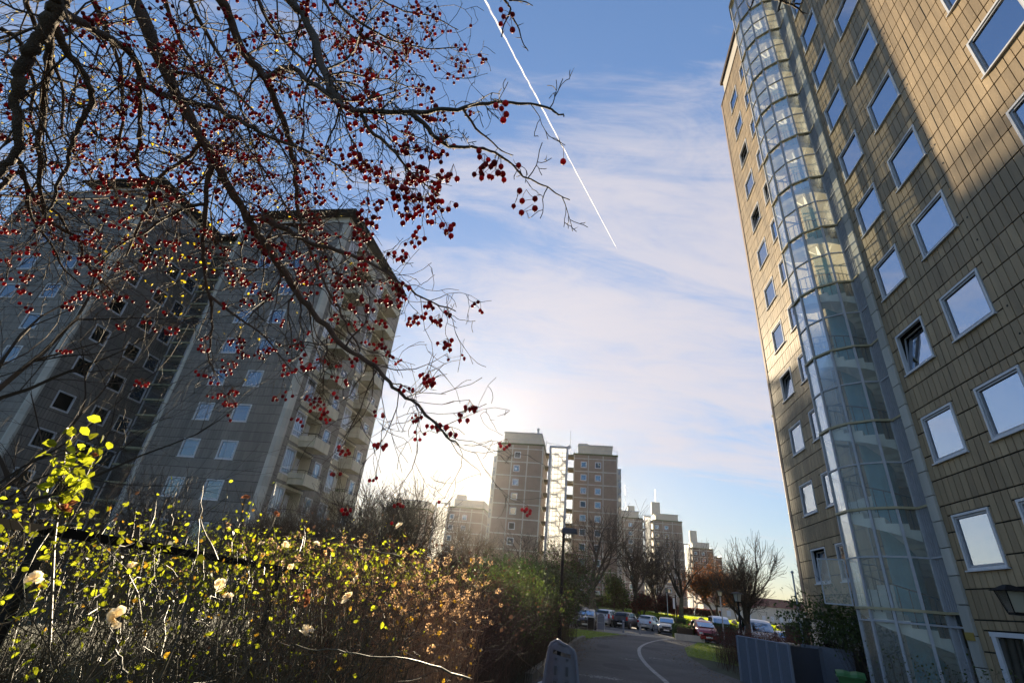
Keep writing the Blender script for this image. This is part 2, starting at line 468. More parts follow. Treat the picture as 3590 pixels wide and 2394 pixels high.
def window(parent, org, O, U, Nn, u0, u1, z0, z1, rnd, pane=None, fw=0.06, tilt=False, sill=True, mullion=None, proud=0.045, name='window'):
    def P(u, n, zz): return (O[0] + U[0] * u + Nn[0] * n, O[1] + U[1] * u + Nn[1] * n, zz)
    def bar(mb, ua, ub, za, zb, na, nb):
        mb.obox(P(ua, na, za), Vector(P(ub, na, za)) - Vector(P(ua, na, za)), Vector(P(ua, nb, za)) - Vector(P(ua, na, za)), (0, 0, zb - za))
    f = MB(org)
    bar(f, u0, u1, z0, z0 + fw, -0.06, proud); bar(f, u0, u1, z1 - fw, z1, -0.06, proud)
    bar(f, u0, u0 + fw, z0 + fw, z1 - fw, -0.06, proud); bar(f, u1 - fw, u1, z0 + fw, z1 - fw, -0.06, proud)
    if sill: bar(f, u0 - 0.04, u1 + 0.04, z0 - 0.035, z0, -0.02, proud + 0.05)
    if mullion:
        for (kind, val) in mullion:
            if kind == 'h': bar(f, u0 + fw, u1 - fw, val - 0.03, val + 0.03, -0.05, 0.01)
            else: bar(f, val - 0.03, val + 0.03, z0 + fw, z1 - fw, -0.05, 0.012)
    fo = f.build(name, m_white, parent)
    # sash
    s = MB(org); sw = 0.045
    a, b, c, d = u0 + fw + 0.012, u1 - fw - 0.012, z0 + fw + 0.012, z1 - fw - 0.012
    g = MB(org)
    if tilt:
        lean = 0.16
        def Q(u, zz, n=0): 
            k = (zz - c) / (d - c); return P(u, -0.05 - lean * k + n, zz - 0.02 * k)
        for (ua, ub, za, zb) in ((a, b, c, c + sw), (a, b, d - sw, d), (a, a + sw, c + sw, d - sw), (b - sw, b, c + sw, d - sw)):
            V = [Q(ua, za), Q(ub, za), Q(ub, zb), Q(ua, zb), Q(ua, za, 0.04), Q(ub, za, 0.04), Q(ub, zb, 0.04), Q(ua, zb, 0.04)]
            s.mesh(V, [(0, 1, 2, 3), (4, 5, 6, 7), (0, 1, 5, 4), (1, 2, 6, 5), (2, 3, 7, 6), (3, 0, 4, 7)])
        g.quad(Q(a + sw, c + sw, 0.02), Q(b - sw, c + sw, 0.02), Q(b - sw, d - sw, 0.02), Q(a + sw, d - sw, 0.02), rnd.random())
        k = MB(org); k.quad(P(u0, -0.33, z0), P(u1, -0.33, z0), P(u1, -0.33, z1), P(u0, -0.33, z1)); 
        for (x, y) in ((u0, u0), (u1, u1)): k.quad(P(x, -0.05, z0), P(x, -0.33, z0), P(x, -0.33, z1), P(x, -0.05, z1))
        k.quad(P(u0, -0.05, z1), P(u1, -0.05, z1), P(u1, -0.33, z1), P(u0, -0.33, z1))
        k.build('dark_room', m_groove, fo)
    else:
        bar(s, a, b, c, c + sw, -0.05, 0.018); bar(s, a, b, d - sw, d, -0.05, 0.018)
        bar(s, a, a + sw, c + sw, d - sw, -0.05, 0.018); bar(s, b - sw, b, c + sw, d - sw, -0.05, 0.018)
        j = rnd.uniform(-0.004, 0.004)
        g.quad(P(a + sw, -0.02, c + sw), P(b - sw, -0.02 + j, c + sw), P(b - sw, -0.02 + j, d - sw), P(a + sw, -0.02, d - sw), rnd.random() ** 2)
    s.build('sash', m_greyfr, fo)
    g.build('pane', pane or m_paneB, fo)
    return fo

# ------------------------------------------------------------------ the setting: ground, path, car park, lawn
def sstep(a, b, x):
    t = min(1, max(0, (x - a) / (b - a))); return t * t * (3 - 2 * t)
def zg(p, q): return 1.5 * sstep(76, 89, q) + 0.5 * sstep(90, 104, q)

m_ground = mat('soil_and_grass', (0.035, 0.042, 0.018), 0.95, noise=0.35, nscale=0.9, bump=0.6)
m_lawn = mat('lawn_grass', (0.13, 0.18, 0.018), 0.9, noise=0.3, nscale=2.5, bump=0.8, trans=0.25, transcol=(1.3, 1.2, 0.6))

def asphalt(name, col, patches=True):
    m = bpy.data.materials.new(name); m.use_nodes = True
    nt = m.node_tree; N, L = nt.nodes.new, nt.links.new
    b = nt.nodes['Principled BSDF']; b.inputs['Roughness'].default_value = 0.85; b.inputs['Specular IOR Level'].default_value = 0.3
    tc = N('ShaderNodeTexCoord')
    def nz(sc, det=5):
        n = N('ShaderNodeTexNoise'); n.inputs['Scale'].default_value = sc; n.inputs['Detail'].default_value = det; L(tc.outputs['Object'], n.inputs['Vector']); return n.outputs[0]
    r1 = N('ShaderNodeMapRange'); L(nz(0.5), r1.inputs['Value']); r1.inputs['From Min'].default_value = 0.3; r1.inputs['From Max'].default_value = 0.7
    r1.inputs['To Min'].default_value = 0.75; r1.inputs['To Max'].default_value = 1.25
    r2 = N('ShaderNodeMapRange'); L(nz(60, 2), r2.inputs['Value']); r2.inputs['From Min'].default_value = 0.35; r2.inputs['From Max'].default_value = 0.7
    r2.inputs['To Min'].default_value = 0.6; r2.inputs['To Max'].default_value = 1.5
    mm = N('ShaderNodeMath'); mm.operation = 'MULTIPLY'; L(r1.outputs[0], mm.inputs[0]); L(r2.outputs[0], mm.inputs[1])
    vo = N('ShaderNodeTexVoronoi'); vo.feature = 'DISTANCE_TO_EDGE'; vo.inputs['Scale'].default_value = 0.4; L(tc.outputs['Object'], vo.inputs['Vector'])
    cr = N('ShaderNodeMapRange'); L(vo.outputs['Distance'], cr.inputs['Value']); cr.inputs['From Max'].default_value = 0.012
    cr.inputs['To Min'].default_value = 0.6; cr.inputs['To Max'].default_value = 1
    m3 = N('ShaderNodeMath'); m3.operation = 'MULTIPLY'; L(mm.outputs[0], m3.inputs[0]); L(cr.outputs[0], m3.inputs[1])
    v = N('ShaderNodeVectorMath'); v.operation = 'SCALE'; v.inputs[0].default_value = col; L(m3.outputs[0], v.inputs['Scale'])
    L(v.outputs[0], b.inputs['Base Color'])
    bp = N('ShaderNodeBump'); bp.inputs['Strength'].default_value = 0.6; bp.inputs['Distance'].default_value = 0.01
    L(nz(90, 3), bp.inputs['Height']); L(bp.outputs[0], b.inputs['Normal'])
    return m
m_path = asphalt('path_asphalt', (0.085, 0.08, 0.075))
m_park = asphalt('car_park_asphalt', (0.06, 0.062, 0.066))
m_paving = asphalt('pale_paving', (0.21, 0.19, 0.16))
m_line = mat('worn_white_paint', (0.30, 0.29, 0.27), 0.85, noise=0.6, nscale=5)

def build_setting():
    g = MB()
    ps = [-900, -500, -300, -200, -150] + list(range(-120, 121, 8)) + [150, 200, 300, 500, 900]
    qs = [-300, -100, -40] + list(range(-20, 60, 10)) + list(range(60, 116, 3)) + [130, 160, 200, 300, 500, 900]
    idx = {}
    V = []; Fc = []
    for i, p in enumerate(ps):
        for j, q in enumerate(qs):
            x, y = PQ(p, q); idx[i, j] = len(V); V.append((x, y, zg(p, q)))
    for i in range(len(ps) - 1):
        for j in range(len(qs) - 1):
            Fc.append((idx[i, j], idx[i + 1, j], idx[i + 1, j + 1], idx[i, j + 1]))
    g.mesh(V, Fc)
    tag(g.build('ground', m_ground, smooth=True), kind='structure')
    def sheet(name, poly, z, m, sub=None):
        b = MB()
        b.poly([(*PQ(p, q), z) for p, q in poly])
        return tag(b.build(name, m), kind='structure')
    sheet('path', [(-2.3, -6), (-1.6, 5), (-1.3, 14.6), (-.9, 22), (-.3, 31.6), (.46, 36.4), (1.6, 41), (3.3, 46.4), (9.5, 49.5), (8.0, 44), (6.2, 37.4), (5.2, 30.5), (5.0, 24.3), (5.5, 21.0), (6.2, 12), (6.6, -6)][::-1], 0.008, m_path)
    sheet('pavement', [(-14, 49.5), (-6, 48.0), (3.3, 46.4), (9.5, 49.5), (16, 49.2), (40, 49.2), (40, 51.4), (10, 52.0), (-14, 53.0)][::-1], 0.012, m_paving)
    sheet('car_park', [(-14, 53.0), (10, 52.0), (40, 51.4), (44, 75.5), (-14, 75.5)][::-1], 0.004, m_park)
    # lawn on the bank beyond the car park
    l = MB(); V = []; Fc = []
    P_ = [2 + 2.5 * i for i in range(28)]; Q_ = [77 + 2.2 * j for j in range(12)]
    for i, p in enumerate(P_):
        for j, q in enumerate(Q_): V.append((*PQ(p + 0.0, q), zg(p, q) + 0.03))
    n = len(Q_)
    for i in range(len(P_) - 1):
        for j in range(n - 1): Fc.append((i * n + j, (i + 1) * n + j, (i + 1) * n + j + 1, i * n + j + 1))
    l.mesh(V, Fc); tag(l.build('lawn', m_lawn, smooth=True), kind='structure')
    # grass verges beside the path
    sheet('verge', [(-1.3, 35), (.46, 36.4), (1.6, 41), (3.3, 46.4), (-6, 48.0), (-5, 40)][::-1], 0.016, m_lawn)
    sheet('verge', [(5.2, 30.5), (6.2, 37.4), (8.0, 44), (9.5, 49.5), (13, 49.2), (11, 40), (9, 31), (7.5, 27)][::-1], 0.016, m_lawn)
    # grass blades on the verges
    rnd = random.Random(5)
    gb = MB()
    for k in range(9000):
        if rnd.random() < 0.5: p, q = rnd.uniform(-4.5, 2.6), rnd.uniform(36, 46.5)
        else: p, q = rnd.uniform(5.6, 9.0), rnd.uniform(30, 46)
        if p < 5 and p > 0.46 + (q - 36.4) * 0.284: continue
        if p > 5 and p < 5.2 + (q - 30.5) * 0.22: continue
        x, y = PQ(p, q); h = rnd.uniform(0.03, 0.09); a = rnd.uniform(0, 6.28); w = 0.012
        lx, ly = rnd.uniform(-.03, .03), rnd.uniform(-.03, .03)
        gb.tri((x - w * math.cos(a), y - w * math.sin(a), 0.01), (x + w * math.cos(a), y + w * math.sin(a), 0.01), (x + lx, y + ly, h), rnd.random())
    for k in range(16000):
        p, q = rnd.uniform(6, 44), rnd.uniform(78.5, 96); x, y = PQ(p, q); z = zg(p, q); h = rnd.uniform(.08, .2); a = rnd.uniform(-.6, .6); w = .07
        gb.tri((x - w * math.cos(a), y - w * math.sin(a), z), (x + w * math.cos(a), y + w * math.sin(a), z), (x, y, z + h), rnd.random())
    tag(gb.build('grass', mat('grass_blade', (0.14, 0.19, 0.02), 0.7, tint=0.5, trans=0.55, transcol=(2.4, 2.2, .8))), 'short green grass on the verges and the sunlit lawn', 'grass', kind='stuff')
    # wear on the path: darker repairs, pale worn crumbs, fallen leaves
    wp = MB()
    for (p, q, w, l) in ((1.1, 21, 1.0, 1.6), (3.6, 33, 1.3, 2.2), (.9, 30.5, .7, 2.6), (3.7, 17.5, .9, 1.1), (4.1, 41, 1.6, 1.2)):
        n_ = 14; wp.poly([(*PQ(p + w * .5 * math.cos(2 * math.pi * i / n_) * (abs(math.cos(2 * math.pi * i / n_)) ** -.45 if abs(math.cos(2 * math.pi * i / n_)) > .1 else 1) * rnd.uniform(.9, 1.05), q + l * .5 * math.sin(2 * math.pi * i / n_) * rnd.uniform(.9, 1.05)), 0.0125) for i in range(n_)])
    tag(wp.build('path_repair', asphalt('dark_repair_asphalt', (.055, .052, .05))), kind='structure')
    cr = MB()
    for (p, q, w, l, n_) in ((.55, 17.4, .8, .35, 240), (1.35, 15.3, .6, .3, 180), (3.3, 26.6, .9, .5, 110), (1.9, 24.5, .5, .5, 60)):
        for i in range(n_):
            a, b = p + rnd.gauss(0, w * .45), q + rnd.gauss(0, l * .45); r = rnd.uniform(.008, .022); x, y = PQ(a, b)
            cr.tri((x - r, y - r * .6, .0135), (x + r, y - r * .3, .0135), (x + rnd.uniform(-r, r), y + r, .0135 + r * .5), rnd.random())
    tag(cr.build('pale_grit', m_line), 'pale grit and worn paint crumbs scattered on the path', 'grit', kind='stuff')
    fl = MB()
    for i in range(1500):
        q = rnd.uniform(9, 46); e0 = -1.3 + (q - 14.6) * .055 if q < 36 else .46 + (q - 36.4) * .28; e1 = 5.2 + (q - 30.5) * .2 if q > 30 else 5.0
        p = e0 + abs(rnd.gauss(0, .5)) if rnd.random() < .6 else e1 - abs(rnd.gauss(0, .6)); x, y = PQ(p, q)
        s_ = rnd.uniform(.02, .045); a = rnd.uniform(0, 6.28); c_, n_ = math.cos(a) * s_, math.sin(a) * s_
        fl.quad((x - c_, y - n_, .014), (x + n_ * .6, y - c_ * .6, .018 + s_ * .3), (x + c_, y + n_, .016), (x - n_ * .6, y + c_ * .6, .02), rnd.random())
    tag(fl.build('fallen_leaves', mat('fallen_leaf', (.16, .095, .03), .8, tint=.6)), 'brown fallen leaves along both edges of the path', 'leaves', kind='stuff')
    # markings: the curved line on the path and the bay lines
    def ribbon(mb, pts, w, z):
        pts = [Vector((*PQ(p, q), z)) for p, q in pts]
        # densify
        D = []
        for i in range(len(pts) - 1):
            p0 = pts[max(i - 1, 0)]; p1 = pts[i]; p2 = pts[i + 1]; p3 = pts[min(i + 2, len(pts) - 1)]
            for k in range(8):
                t = k / 8
                D.append(0.5 * ((2 * p1) + (-p0 + p2) * t + (2 * p0 - 5 * p1 + 4 * p2 - p3) * t * t + (-p0 + 3 * p1 - 3 * p2 + p3) * t ** 3))
        D.append(pts[-1])
        for i in range(len(D) - 1):
            d = (D[i + 1] - D[i]).normalized(); nn = Vector((-d.y, d.x, 0)) * w / 2
            d2 = (D[min(i + 2, len(D) - 1)] - D[i + 1]); d2 = d2.normalized() if d2.length > 0 else d; n2 = Vector((-d2.y, d2.x, 0)) * w / 2
            mb.quad(tuple(D[i] - nn), tuple(D[i + 1] - n2), tuple(D[i + 1] + n2), tuple(D[i] + nn))
    r = MB(); k = 1.156
    ribbon(r, [(7.5, 50), (4.7 * k, 37.74 * k), (3.45 * k, 32.89 * k), (2.69 * k, 28.82 * k), (2.36 * k, 26.04 * k), (2.14 * k, 22.98 * k), (2.05 * k, 20.06 * k), (2.06 * k, 17.8 * k), (2.1 * k, 15.77 * k), (2.3, 14), (2.3, 10), (2.2, 5)], 0.17, 0.016)
    tag(r.build('path_marking', m_line), kind='structure')
    b = MB()
    for p in (-3.2, -.4, 2.4, 5.2, 8.0, 10.8, 13.6, 16.4, 19.2, 22):
        ribbon(b, [(p, 56.5), (p + 0.9, 59.5), (p + 1.8, 62.5)], 0.1, 0.010)
    tag(b.build('bay_marking', m_line), kind='structure')
    # kerbs
    kb = MB()
    def kerb(pts, w=0.14, h=0.12):
        for (a, c) in zip(pts[:-1], pts[1:]):
            A_ = Vector((*PQ(*a), 0)); B_ = Vector((*PQ(*c), 0)); d = (B_ - A_); L_ = d.length; d.normalize(); nn = Vector((-d.y, d.x, 0)) * w
            m_ = max(1, int(L_ / 0.9)); 
            for i in range(m_):
                s0 = A_ + d * (L_ * i / m_ + 0.005); kb.obox(tuple(s0), tuple(d * (L_ / m_ - 0.01)), tuple(nn), (0, 0, h), random.random())
    kerb([(-1.3, 14.6), (-.9, 22), (-.3, 31.6), (.0, 34.5)], 0.2, 0.2)
    kerb([(.46, 36.4), (1.6, 41), (3.3, 46.4)], 0.1, 0.05)
    tag(kb.build('kerb', mat('dirty_kerb_stone', (.14, .125, .10), .9, tint=.3, noise=.3, nscale=3)), kind='structure')
build_setting()

# ------------------------------------------------------------------ the right-hand tower with its glass stair
def tower_right():
    rnd = random.Random(11)
    p0 = 9.75
    org = (p0, 2.6, 0)
    root = empty('apartment_tower', (*PQ(p0, 2.6), 0), -A, 'beige panel clad apartment tower with a tall curved glass stair, nearest on the right', 'building')
    H = 2.75; ZT = 4.9; TOP = 37.0
    q_a, q_b = 2.6, 15.62          # near block
    q_c, q_d = 18.2, 26.15         # far block
    O, U, Nn = (p0, q_a), (0, 1), (-1, 0)
    wall = MB(org); back = MB(org); holes = []
    wins = []
    for k in range(-1, 12):
        zt = ZT + H * k
        if zt > TOP - 0.8: break
        for (ci, (a, b)) in enumerate(((13.87, 15.25), (11.5, 13.0), (7.55, 9.1), (4.2, 5.7))):
            if k < 0 and ci < 3: continue
            holes.append((a - q_a, b - q_a, zt - 1.38, zt)); wins.append((0, a - q_a, b - q_a, zt - 1.38, zt, ci, k))
    # entrance opening at the foot, right of the pilaster
    ent = (12.4 - q_a, 15.2 - q_a, 0.0, 2.2)
    holes2 = holes + [ent]
    cladding(wall, back, O, U, Nn, q_b - q_a, 0.0, TOP, 0.2275, H / 4, holes2, rnd, zoff=0.36, hole_depth=0.14)
    # far block
    holesB = []
    for k in range(0, 12):
        zt = ZT + H * k
        if zt > TOP - 0.8: break
        for (ci, (a, b)) in enumerate(((20.9, 22.3), (23.25, 24.7))):
            holesB.append((a - q_c, b - q_c, zt - 1.38, zt)); wins.append((1, a - q_c, b - q_c, zt - 1.38, zt, ci, k))
    cladding(wall, back, (p0, q_c), U, Nn, q_d - q_c, 2.2, TOP, 0.2275, H / 4, holesB, rnd, zoff=0.36 + 0.55, hole_depth=0.14)
    wall.build('cladding', m_panelR, root)
    back.build('wall_backing', m_groove, root)
    for (blk, a, b, z0, z1, ci, k) in wins:
        OO = O if blk == 0 else (p0, q_c)
        tilt = (blk == 0 and ci == 0 and k == 2) or (blk == 1 and (ci, k) in ((1, 0), (1, 3), (1, 7), (0, 7), (1, 9)))
        pane = m_paneC if (blk == 0 and (ci, k) in ((0, 1), (1, 2), (0, 0))) or rnd.random() < 0.3 else m_paneB
        window(root, org, OO, U, Nn, a + 0.01, b - 0.01, z0 + 0.01, z1 - 0.01, rnd, pane, tilt=tilt)
    # solid body: other faces
    bd = MB(org)
    bd.box(p0 + 0.36, p0 + 12, q_a + .02, q_b - .02, 0, TOP - 0.02); bd.box(p0 + 0.36, p0 + 12, q_c + .02, q_d - .02, 0, TOP - 0.02)
    bd.box(p0 + 1.9, p0 + 12, q_b - .02, q_c + .02, 0, TOP - 0.5)
    bd.build('tower_body', m_panelR, root)
    e = MB(org)
    e.box(p0 - 0.03, p0 + 0.36, q_a - 0.25, q_a - 0.002, 0, TOP); e.build('corner_trim', m_conc, root); e = MB(org)
    e.box(p0 - 0.05, p0 + 0.34, q_d, q_d + 0.22, 0, TOP)
    e.build('corner_trim', mat('rust_stained_edge', (0.30, 0.21, 0.16), 0.8, noise=0.25, nscale=2, streak=True), root)
    # plinth
    pl = MB(org); pl.box(p0 - 0.02, p0 + 0.3, q_c, q_d, 0, 2.19); pl.build('plinth', m_conc, root)
    # roof slab over the far block and near block
    r = MB(org)
    r.box(p0 + 0.02, p0 + 11.5, q_c + .6, q_d - 0.7, TOP + 0.0, TOP + 1.6)
    r.box(p0 + 0.02, p0 + 11.5, q_a, q_b, TOP + 0.0, TOP + 1.6)
    r.build('penthouse', m_roofwall, root)
    r = MB(org)
    r.box(p0 - 0.12, p0 + 11.8, q_c, q_d - 0.45, TOP + 1.61, TOP + 1.95)
    r.box(p0 - 0.12, p0 + 11.8, q_a - 0.5, q_b, TOP + 1.61, TOP + 1.95)
    r.box(p0 - 0.07, p0 + 0.02, q_c, q_d + .24, TOP + 0.002, TOP + 0.12)
    r.build('roof', mat('rusty_roof_edge', (0.07, 0.045, 0.035), 0.8, noise=0.3), root)
    # pale pilaster with joints
    ps = MB(org)
    z = 0.0
    while z < TOP:
        ps.box(p0 - 0.09, p0 + 0.2, 15.63, 16.0, z + 0.012, min(z + H / 4 - 0.012, TOP), rnd.random()); z += H / 4
    ps.build('pilaster', m_conc, root)
    # louvred strip between pilaster and glass
    lv = MB(org); lv.box(p0 + 0.12, p0 + 0.16, 16.0, 16.62, 2.3, TOP - 1.2); lv.build('louvre_backing', m_louvre, root)
    lb = MB(org)
    for i in range(6):
        q = 16.05 + i * 0.1
        lb.box(p0 - 0.03, p0 + 0.12, q, q + 0.022, 2.55, TOP - 1.2)
    lb.build('louvre_bars', m_greyfr, root)
    # ---- stair cylinder
    c = (p0, 18.06); R = 1.5; ZB = 2.55; TOPS = 35.6
    ang = [-5 + 26.4 * k for k in range(8)]
    def cp(a, r=R):
        t = math.radians(a); return (c[0] - r * math.sin(t), c[1] - r * math.cos(t))
    V = [cp(a) for a in ang]
    mull = MB(org); tran = MB(org); 
    levels = []
    k = 0
    zs = [0.05, ZB - 0.3, ZB]
    n_st = 12
    for k in range(1, n_st + 1): zs.append(ZB + H * k)
    ztop = zs[-1]
    for a in ang:
        mull = MB(org); x, y = cp(a, R)
        t = math.radians(a); nx, ny = -math.sin(t), -math.cos(t); tx, ty = ny, -nx
        w, dp = 0.036, 0.07
        mull.obox((x - tx * w - nx * 0.03, y - ty * w - ny * 0.03, 0), (tx * 2 * w, ty * 2 * w, 0), (nx * dp, ny * dp, 0), (0, 0, ztop + 0.02)); mull.build('mullion', m_greyfr, root)
    def ring(mb, z, h, out, inn, segs=range(7)):
        for i in segs:
            a0, a1 = ang[i], ang[i + 1]
            A0, A1 = cp(a0, R + out), cp(a1, R + out); B0, B1 = cp(a0, R - inn), cp(a1, R - inn)
            mb.mesh([(*A0, z), (*A1, z), (*B1, z), (*B0, z), (*A0, z + h), (*A1, z + h), (*B1, z + h), (*B0, z + h)],
                    [(0, 1, 2, 3), (4, 7, 6, 5), (0, 4, 5, 1), (2, 6, 7, 3), (0, 3, 7, 4), (1, 5, 6, 2)])
    halfs = MB(org)
    for z in zs[2:]:
        tran = MB(org); ring(tran, z - 0.04, 0.07, 0.07, 0.03); tran.build('transom_ring', m_brass, root)
        tran = MB(org); tran.box(p0 - 0.05, p0 - 0.031, 16.02, 16.6, z - .03, z + .03); tran.build('louvre_rail', m_brass, root)
    for z in [ZB - 0.32] + [zz + H / 2 for zz in zs[2:-1]]:
        halfs = MB(org); ring(halfs, z - 0.025, 0.05, 0.035, 0.02); halfs.build('middle_rail', m_greyfr, root)
        halfs = MB(org); halfs.box(p0 - 0.05, p0 - 0.031, 16.02, 16.6, z - .02, z + .02); halfs.build('louvre_rail', m_greyfr, root)
    
    # louvre side posts
    sp = MB(org); sp.box(p0 - 0.08, p0 + 0.1, 16.56, 16.64, 0, TOP - 1.2); sp.box(p0 - 0.04, p0 + .1, 15.99, 16.03, 2.3, TOP - 1.2); sp.build('louvre_posts', m_greyfr, root)
    # glass, one ring a storey
    allz = zs
    for j in range(len(allz) - 1):
        za, zb = allz[j], allz[j + 1]
        g = MB(org)
        for i in range(7):
            if j == 3 and i == 4: pass
            A0, A1 = cp(ang[i], R - 0.002), cp(ang[i + 1], R - 0.002)
            h = (za + zb) / 2 if j > 1 else None
            jj = rnd.uniform(-0.006, 0.006)
            parts = [(za, h), (h, zb)] if h else [(za, zb)]
            for (s0, s1) in parts:
                g.quad((A0[0], A0[1], s0 + .03), (A1[0], A1[1] + jj, s0 + .03), (A1[0], A1[1] + jj, s1 - .03), (A0[0], A0[1], s1 - .03), rnd.random())
        g.build('glass_ring', m_gst, root)
    # cap
    cpm = MB(org)
    top = [(*cp(a, R + 0.12), ztop + 0.03) for a in ang] + [(p0 + 1.8, c[1] + R, ztop + 0.03), (p0 + 1.8, c[1] - R, ztop + 0.03)]
    tp2 = [(x, y, z + 0.22) for x, y, z in top]
    n = len(top)
    cpm.mesh(top + tp2, [tuple(range(n))[::-1], tuple(range(n, 2 * n))] + [(i, (i + 1) % n, n + (i + 1) % n, n + i) for i in range(n)])
    cpm.build('stair_roof', m_dark, root)
    # helical stair: 16 steps a turn, soffit, steps
    st = MB(org); rl = MB(org)
    ns = 16
    r0, r1 = 0.42, 1.42
    total = int((ztop - 0.6) / (H / ns))
    for i in range(total):
        th0 = 360 / ns * i + 148; th1 = th0 + 360 / ns
        z = 0.22 + H / ns * (i + 1)
        a0, a1 = -th0, -th1        # climbs the other way round
        a0, a1 = th0 - 0, th1
        T = (*cp(a0, r0), z), (*cp(a1, r0), z), (*cp(a1, r1), z), (*cp(a0, r1), z)
        dz0, dz1 = z - 0.42, z - 0.42 + H / ns
        B = (*cp(a0, r0), dz0), (*cp(a1, r0), dz1), (*cp(a1, r1), dz1), (*cp(a0, r1), dz0)
        st.mesh(list(T) + list(B), [(0, 1, 2, 3), (7, 6, 5, 4), (0, 4, 5, 1), (1, 5, 6, 2), (2, 6, 7, 3), (3, 7, 4, 0)])
        for s_ in (0.25, 0.75):
            am = a0 + (a1 - a0) * s_
            x, y = cp(am, r1 - 0.05)
            rl.box(x - 0.009, x + 0.009, y - 0.009, y + 0.009, z, z + 0.92 + (s_ - .5) * H / ns)
    pts = []
    for i in range(total * 2):
        a = 360 / ns * (i / 2) + 148; pts.append((*cp(a, r1 - 0.05), 0.22 + H / ns * (i / 2 + .5) + 0.93))
    rl.tube(pts, 0.022, 5)
    st.build('stairs', m_stair, root); rl.build('handrail', m_black, root)
    cc = MB(org); cc.cyl(c[0] + 0.0, c[1], 0, ztop, 0.40, n=24); cc.build('stair_column', m_teal, root, smooth=False)
    # inner back wall with landings
    bw = MB(org); bw.box(p0 + 1.75, p0 + 1.9, q_b, q_c, 0, TOP - 0.6); 
    bw.box(p0 + 0.2, p0 + 1.75, q_b - 0.05, q_b + 0.02, 0, TOP - .6); bw.box(p0 + 0.0, p0 + 1.75, c[1] + R + 0.1, c[1] + R + 0.16, 0, TOP - .6)
    bw.build('stairwell_wall', mat('stairwell_plaster', (0.36, 0.35, 0.30), 0.85, noise=0.12), root)
    # opened casement at the foot
    A0 = cp(ang[4] + 4, R + 0.06); zz0, zz1 = ZB + 0.03, ZB + H / 2
    d = Vector((-0.92, 0.42, 0)).normalized(); L_ = 0.78
    f = MB(org); P0 = Vector((*A0, zz0))
    dn = Vector((-d.y, d.x, 0)) * 0.03
    for (u0, u1, a, b) in ((0, L_, 0, .04), (0, L_, zz1 - zz0 - .04, zz1 - zz0), (0, .04, .04, zz1 - zz0 - .04), (L_ - .04, L_, .04, zz1 - zz0 - .04)):
        f.obox(tuple(P0 + d * u0 + Vector((0, 0, a))), tuple(d * (u1 - u0)), tuple(dn), (0, 0, b - a))
    f.obox(tuple(P0 + d * (L_ - .1) + dn + Vector((0, 0, .62))), tuple(d * .14), tuple(dn * .8), (0, 0, .02))
    fo = f.build('open_casement', m_greyfr, root)
    g = MB(org); q0 = P0 + dn * .5 + d * .04; q1 = P0 + dn * .5 + d * (L_ - .04)
    g.quad((q0.x, q0.y, zz0 + .04), (q1.x, q1.y, zz0 + .04), (q1.x, q1.y, zz1 - .04), (q0.x, q0.y, zz1 - .04)); g.build('pane', m_gst, fo)
    # vents
    v = MB(org)
    for k in range(-1, 11):
        for dz in (0.6, 1.35):
            z = ZT + H * k + dz
            v.mesh([(p0 - 0.036, 11.14 + 0.03 * cc_, z + 0.03 * ss_) for cc_, ss_ in TRIG[10]], [tuple(range(10))])
    v.build('vent_holes', m_black, root)
    # entrance: white frames with glass, canopy lamp
    ef = MB(org)
    for (a, b) in ((12.4, 12.5), (13.55, 13.65), (14.1, 14.2), (15.05, 15.2)): ef.box(p0 - 0.02, p0 + 0.08, a, b, 0.02, 2.08)
    ef.box(p0 - 0.03, p0 + 0.09, 12.38, 15.22, 2.08, 2.18)
    eo = ef.build('entrance_frame', m_white, root)
    eg = MB(org); eg.box(p0 + 0.03, p0 + 0.05, 12.5, 15.05, 0.04, 2.06); eg.build('entrance_glass', m_paneD, root)
    rec = MB(org); rec.box(p0 + 0.1, p0 + 0.12, 12.38, 15.3, 0, 2.2); rec.build('entrance_recess', m_groove, root)
    lw = MB(org); x, y, z = p0 - 0.42, 13.55, 2.85
    lw.mesh([(x - .26, y - .26, z + .14), (x + .26, y - .26, z + .14), (x + .26, y + .26, z + .14), (x - .26, y + .26, z + .14), (x - .05, y - .05, z + .27), (x + .05, y - .05, z + .27), (x + .05, y + .05, z + .27), (x - .05, y + .05, z + .27)],
            [(3, 2, 1, 0), (4, 5, 6, 7), (0, 1, 5, 4), (1, 2, 6, 5), (2, 3, 7, 6), (3, 0, 4, 7)])
    lw.box(p0 - 0.4, p0 - 0.03, y - .02, y + .02, z + .2, z + .24); lw.box(x - .1, x + .1, y - .1, y + .1, z - .33, z - .28)
    for sx in (-1, 1):
        for sy in (-1, 1): lw.obox((x + sx * .17, y + sy * .17, z + .14), (sx * .018, 0, 0), (0, sy * .018, 0), (-sx * .08, -sy * .08, -.44))
    lo = lw.build('wall_lantern', m_black, root)
    lg = MB(org); a, b = .165, .095
    lg.mesh([(x - a, y - a, z + .13), (x + a, y - a, z + .13), (x + a, y + a, z + .13), (x - a, y + a, z + .13), (x - b, y - b, z - .27), (x + b, y - b, z - .27), (x + b, y + b, z - .27), (x - b, y + b, z - .27)],
            [(0, 1, 5, 4), (1, 2, 6, 5), (2, 3, 7, 6), (3, 0, 4, 7), (4, 5, 6, 7)])
    lg.build('lantern_glass', glass_clear('lantern_glass', .3, .6, .06, .1, (.8, .8, .7), .1, 5), lo)
    sg = MB(org); sg.box(p0 - 0.115, p0 - 0.092, 15.66, 15.98, 1.95, 2.13); sg.build('notice_plate', mat('yellow_plate', (.35, .25, .06), .6), root)
tower_right()

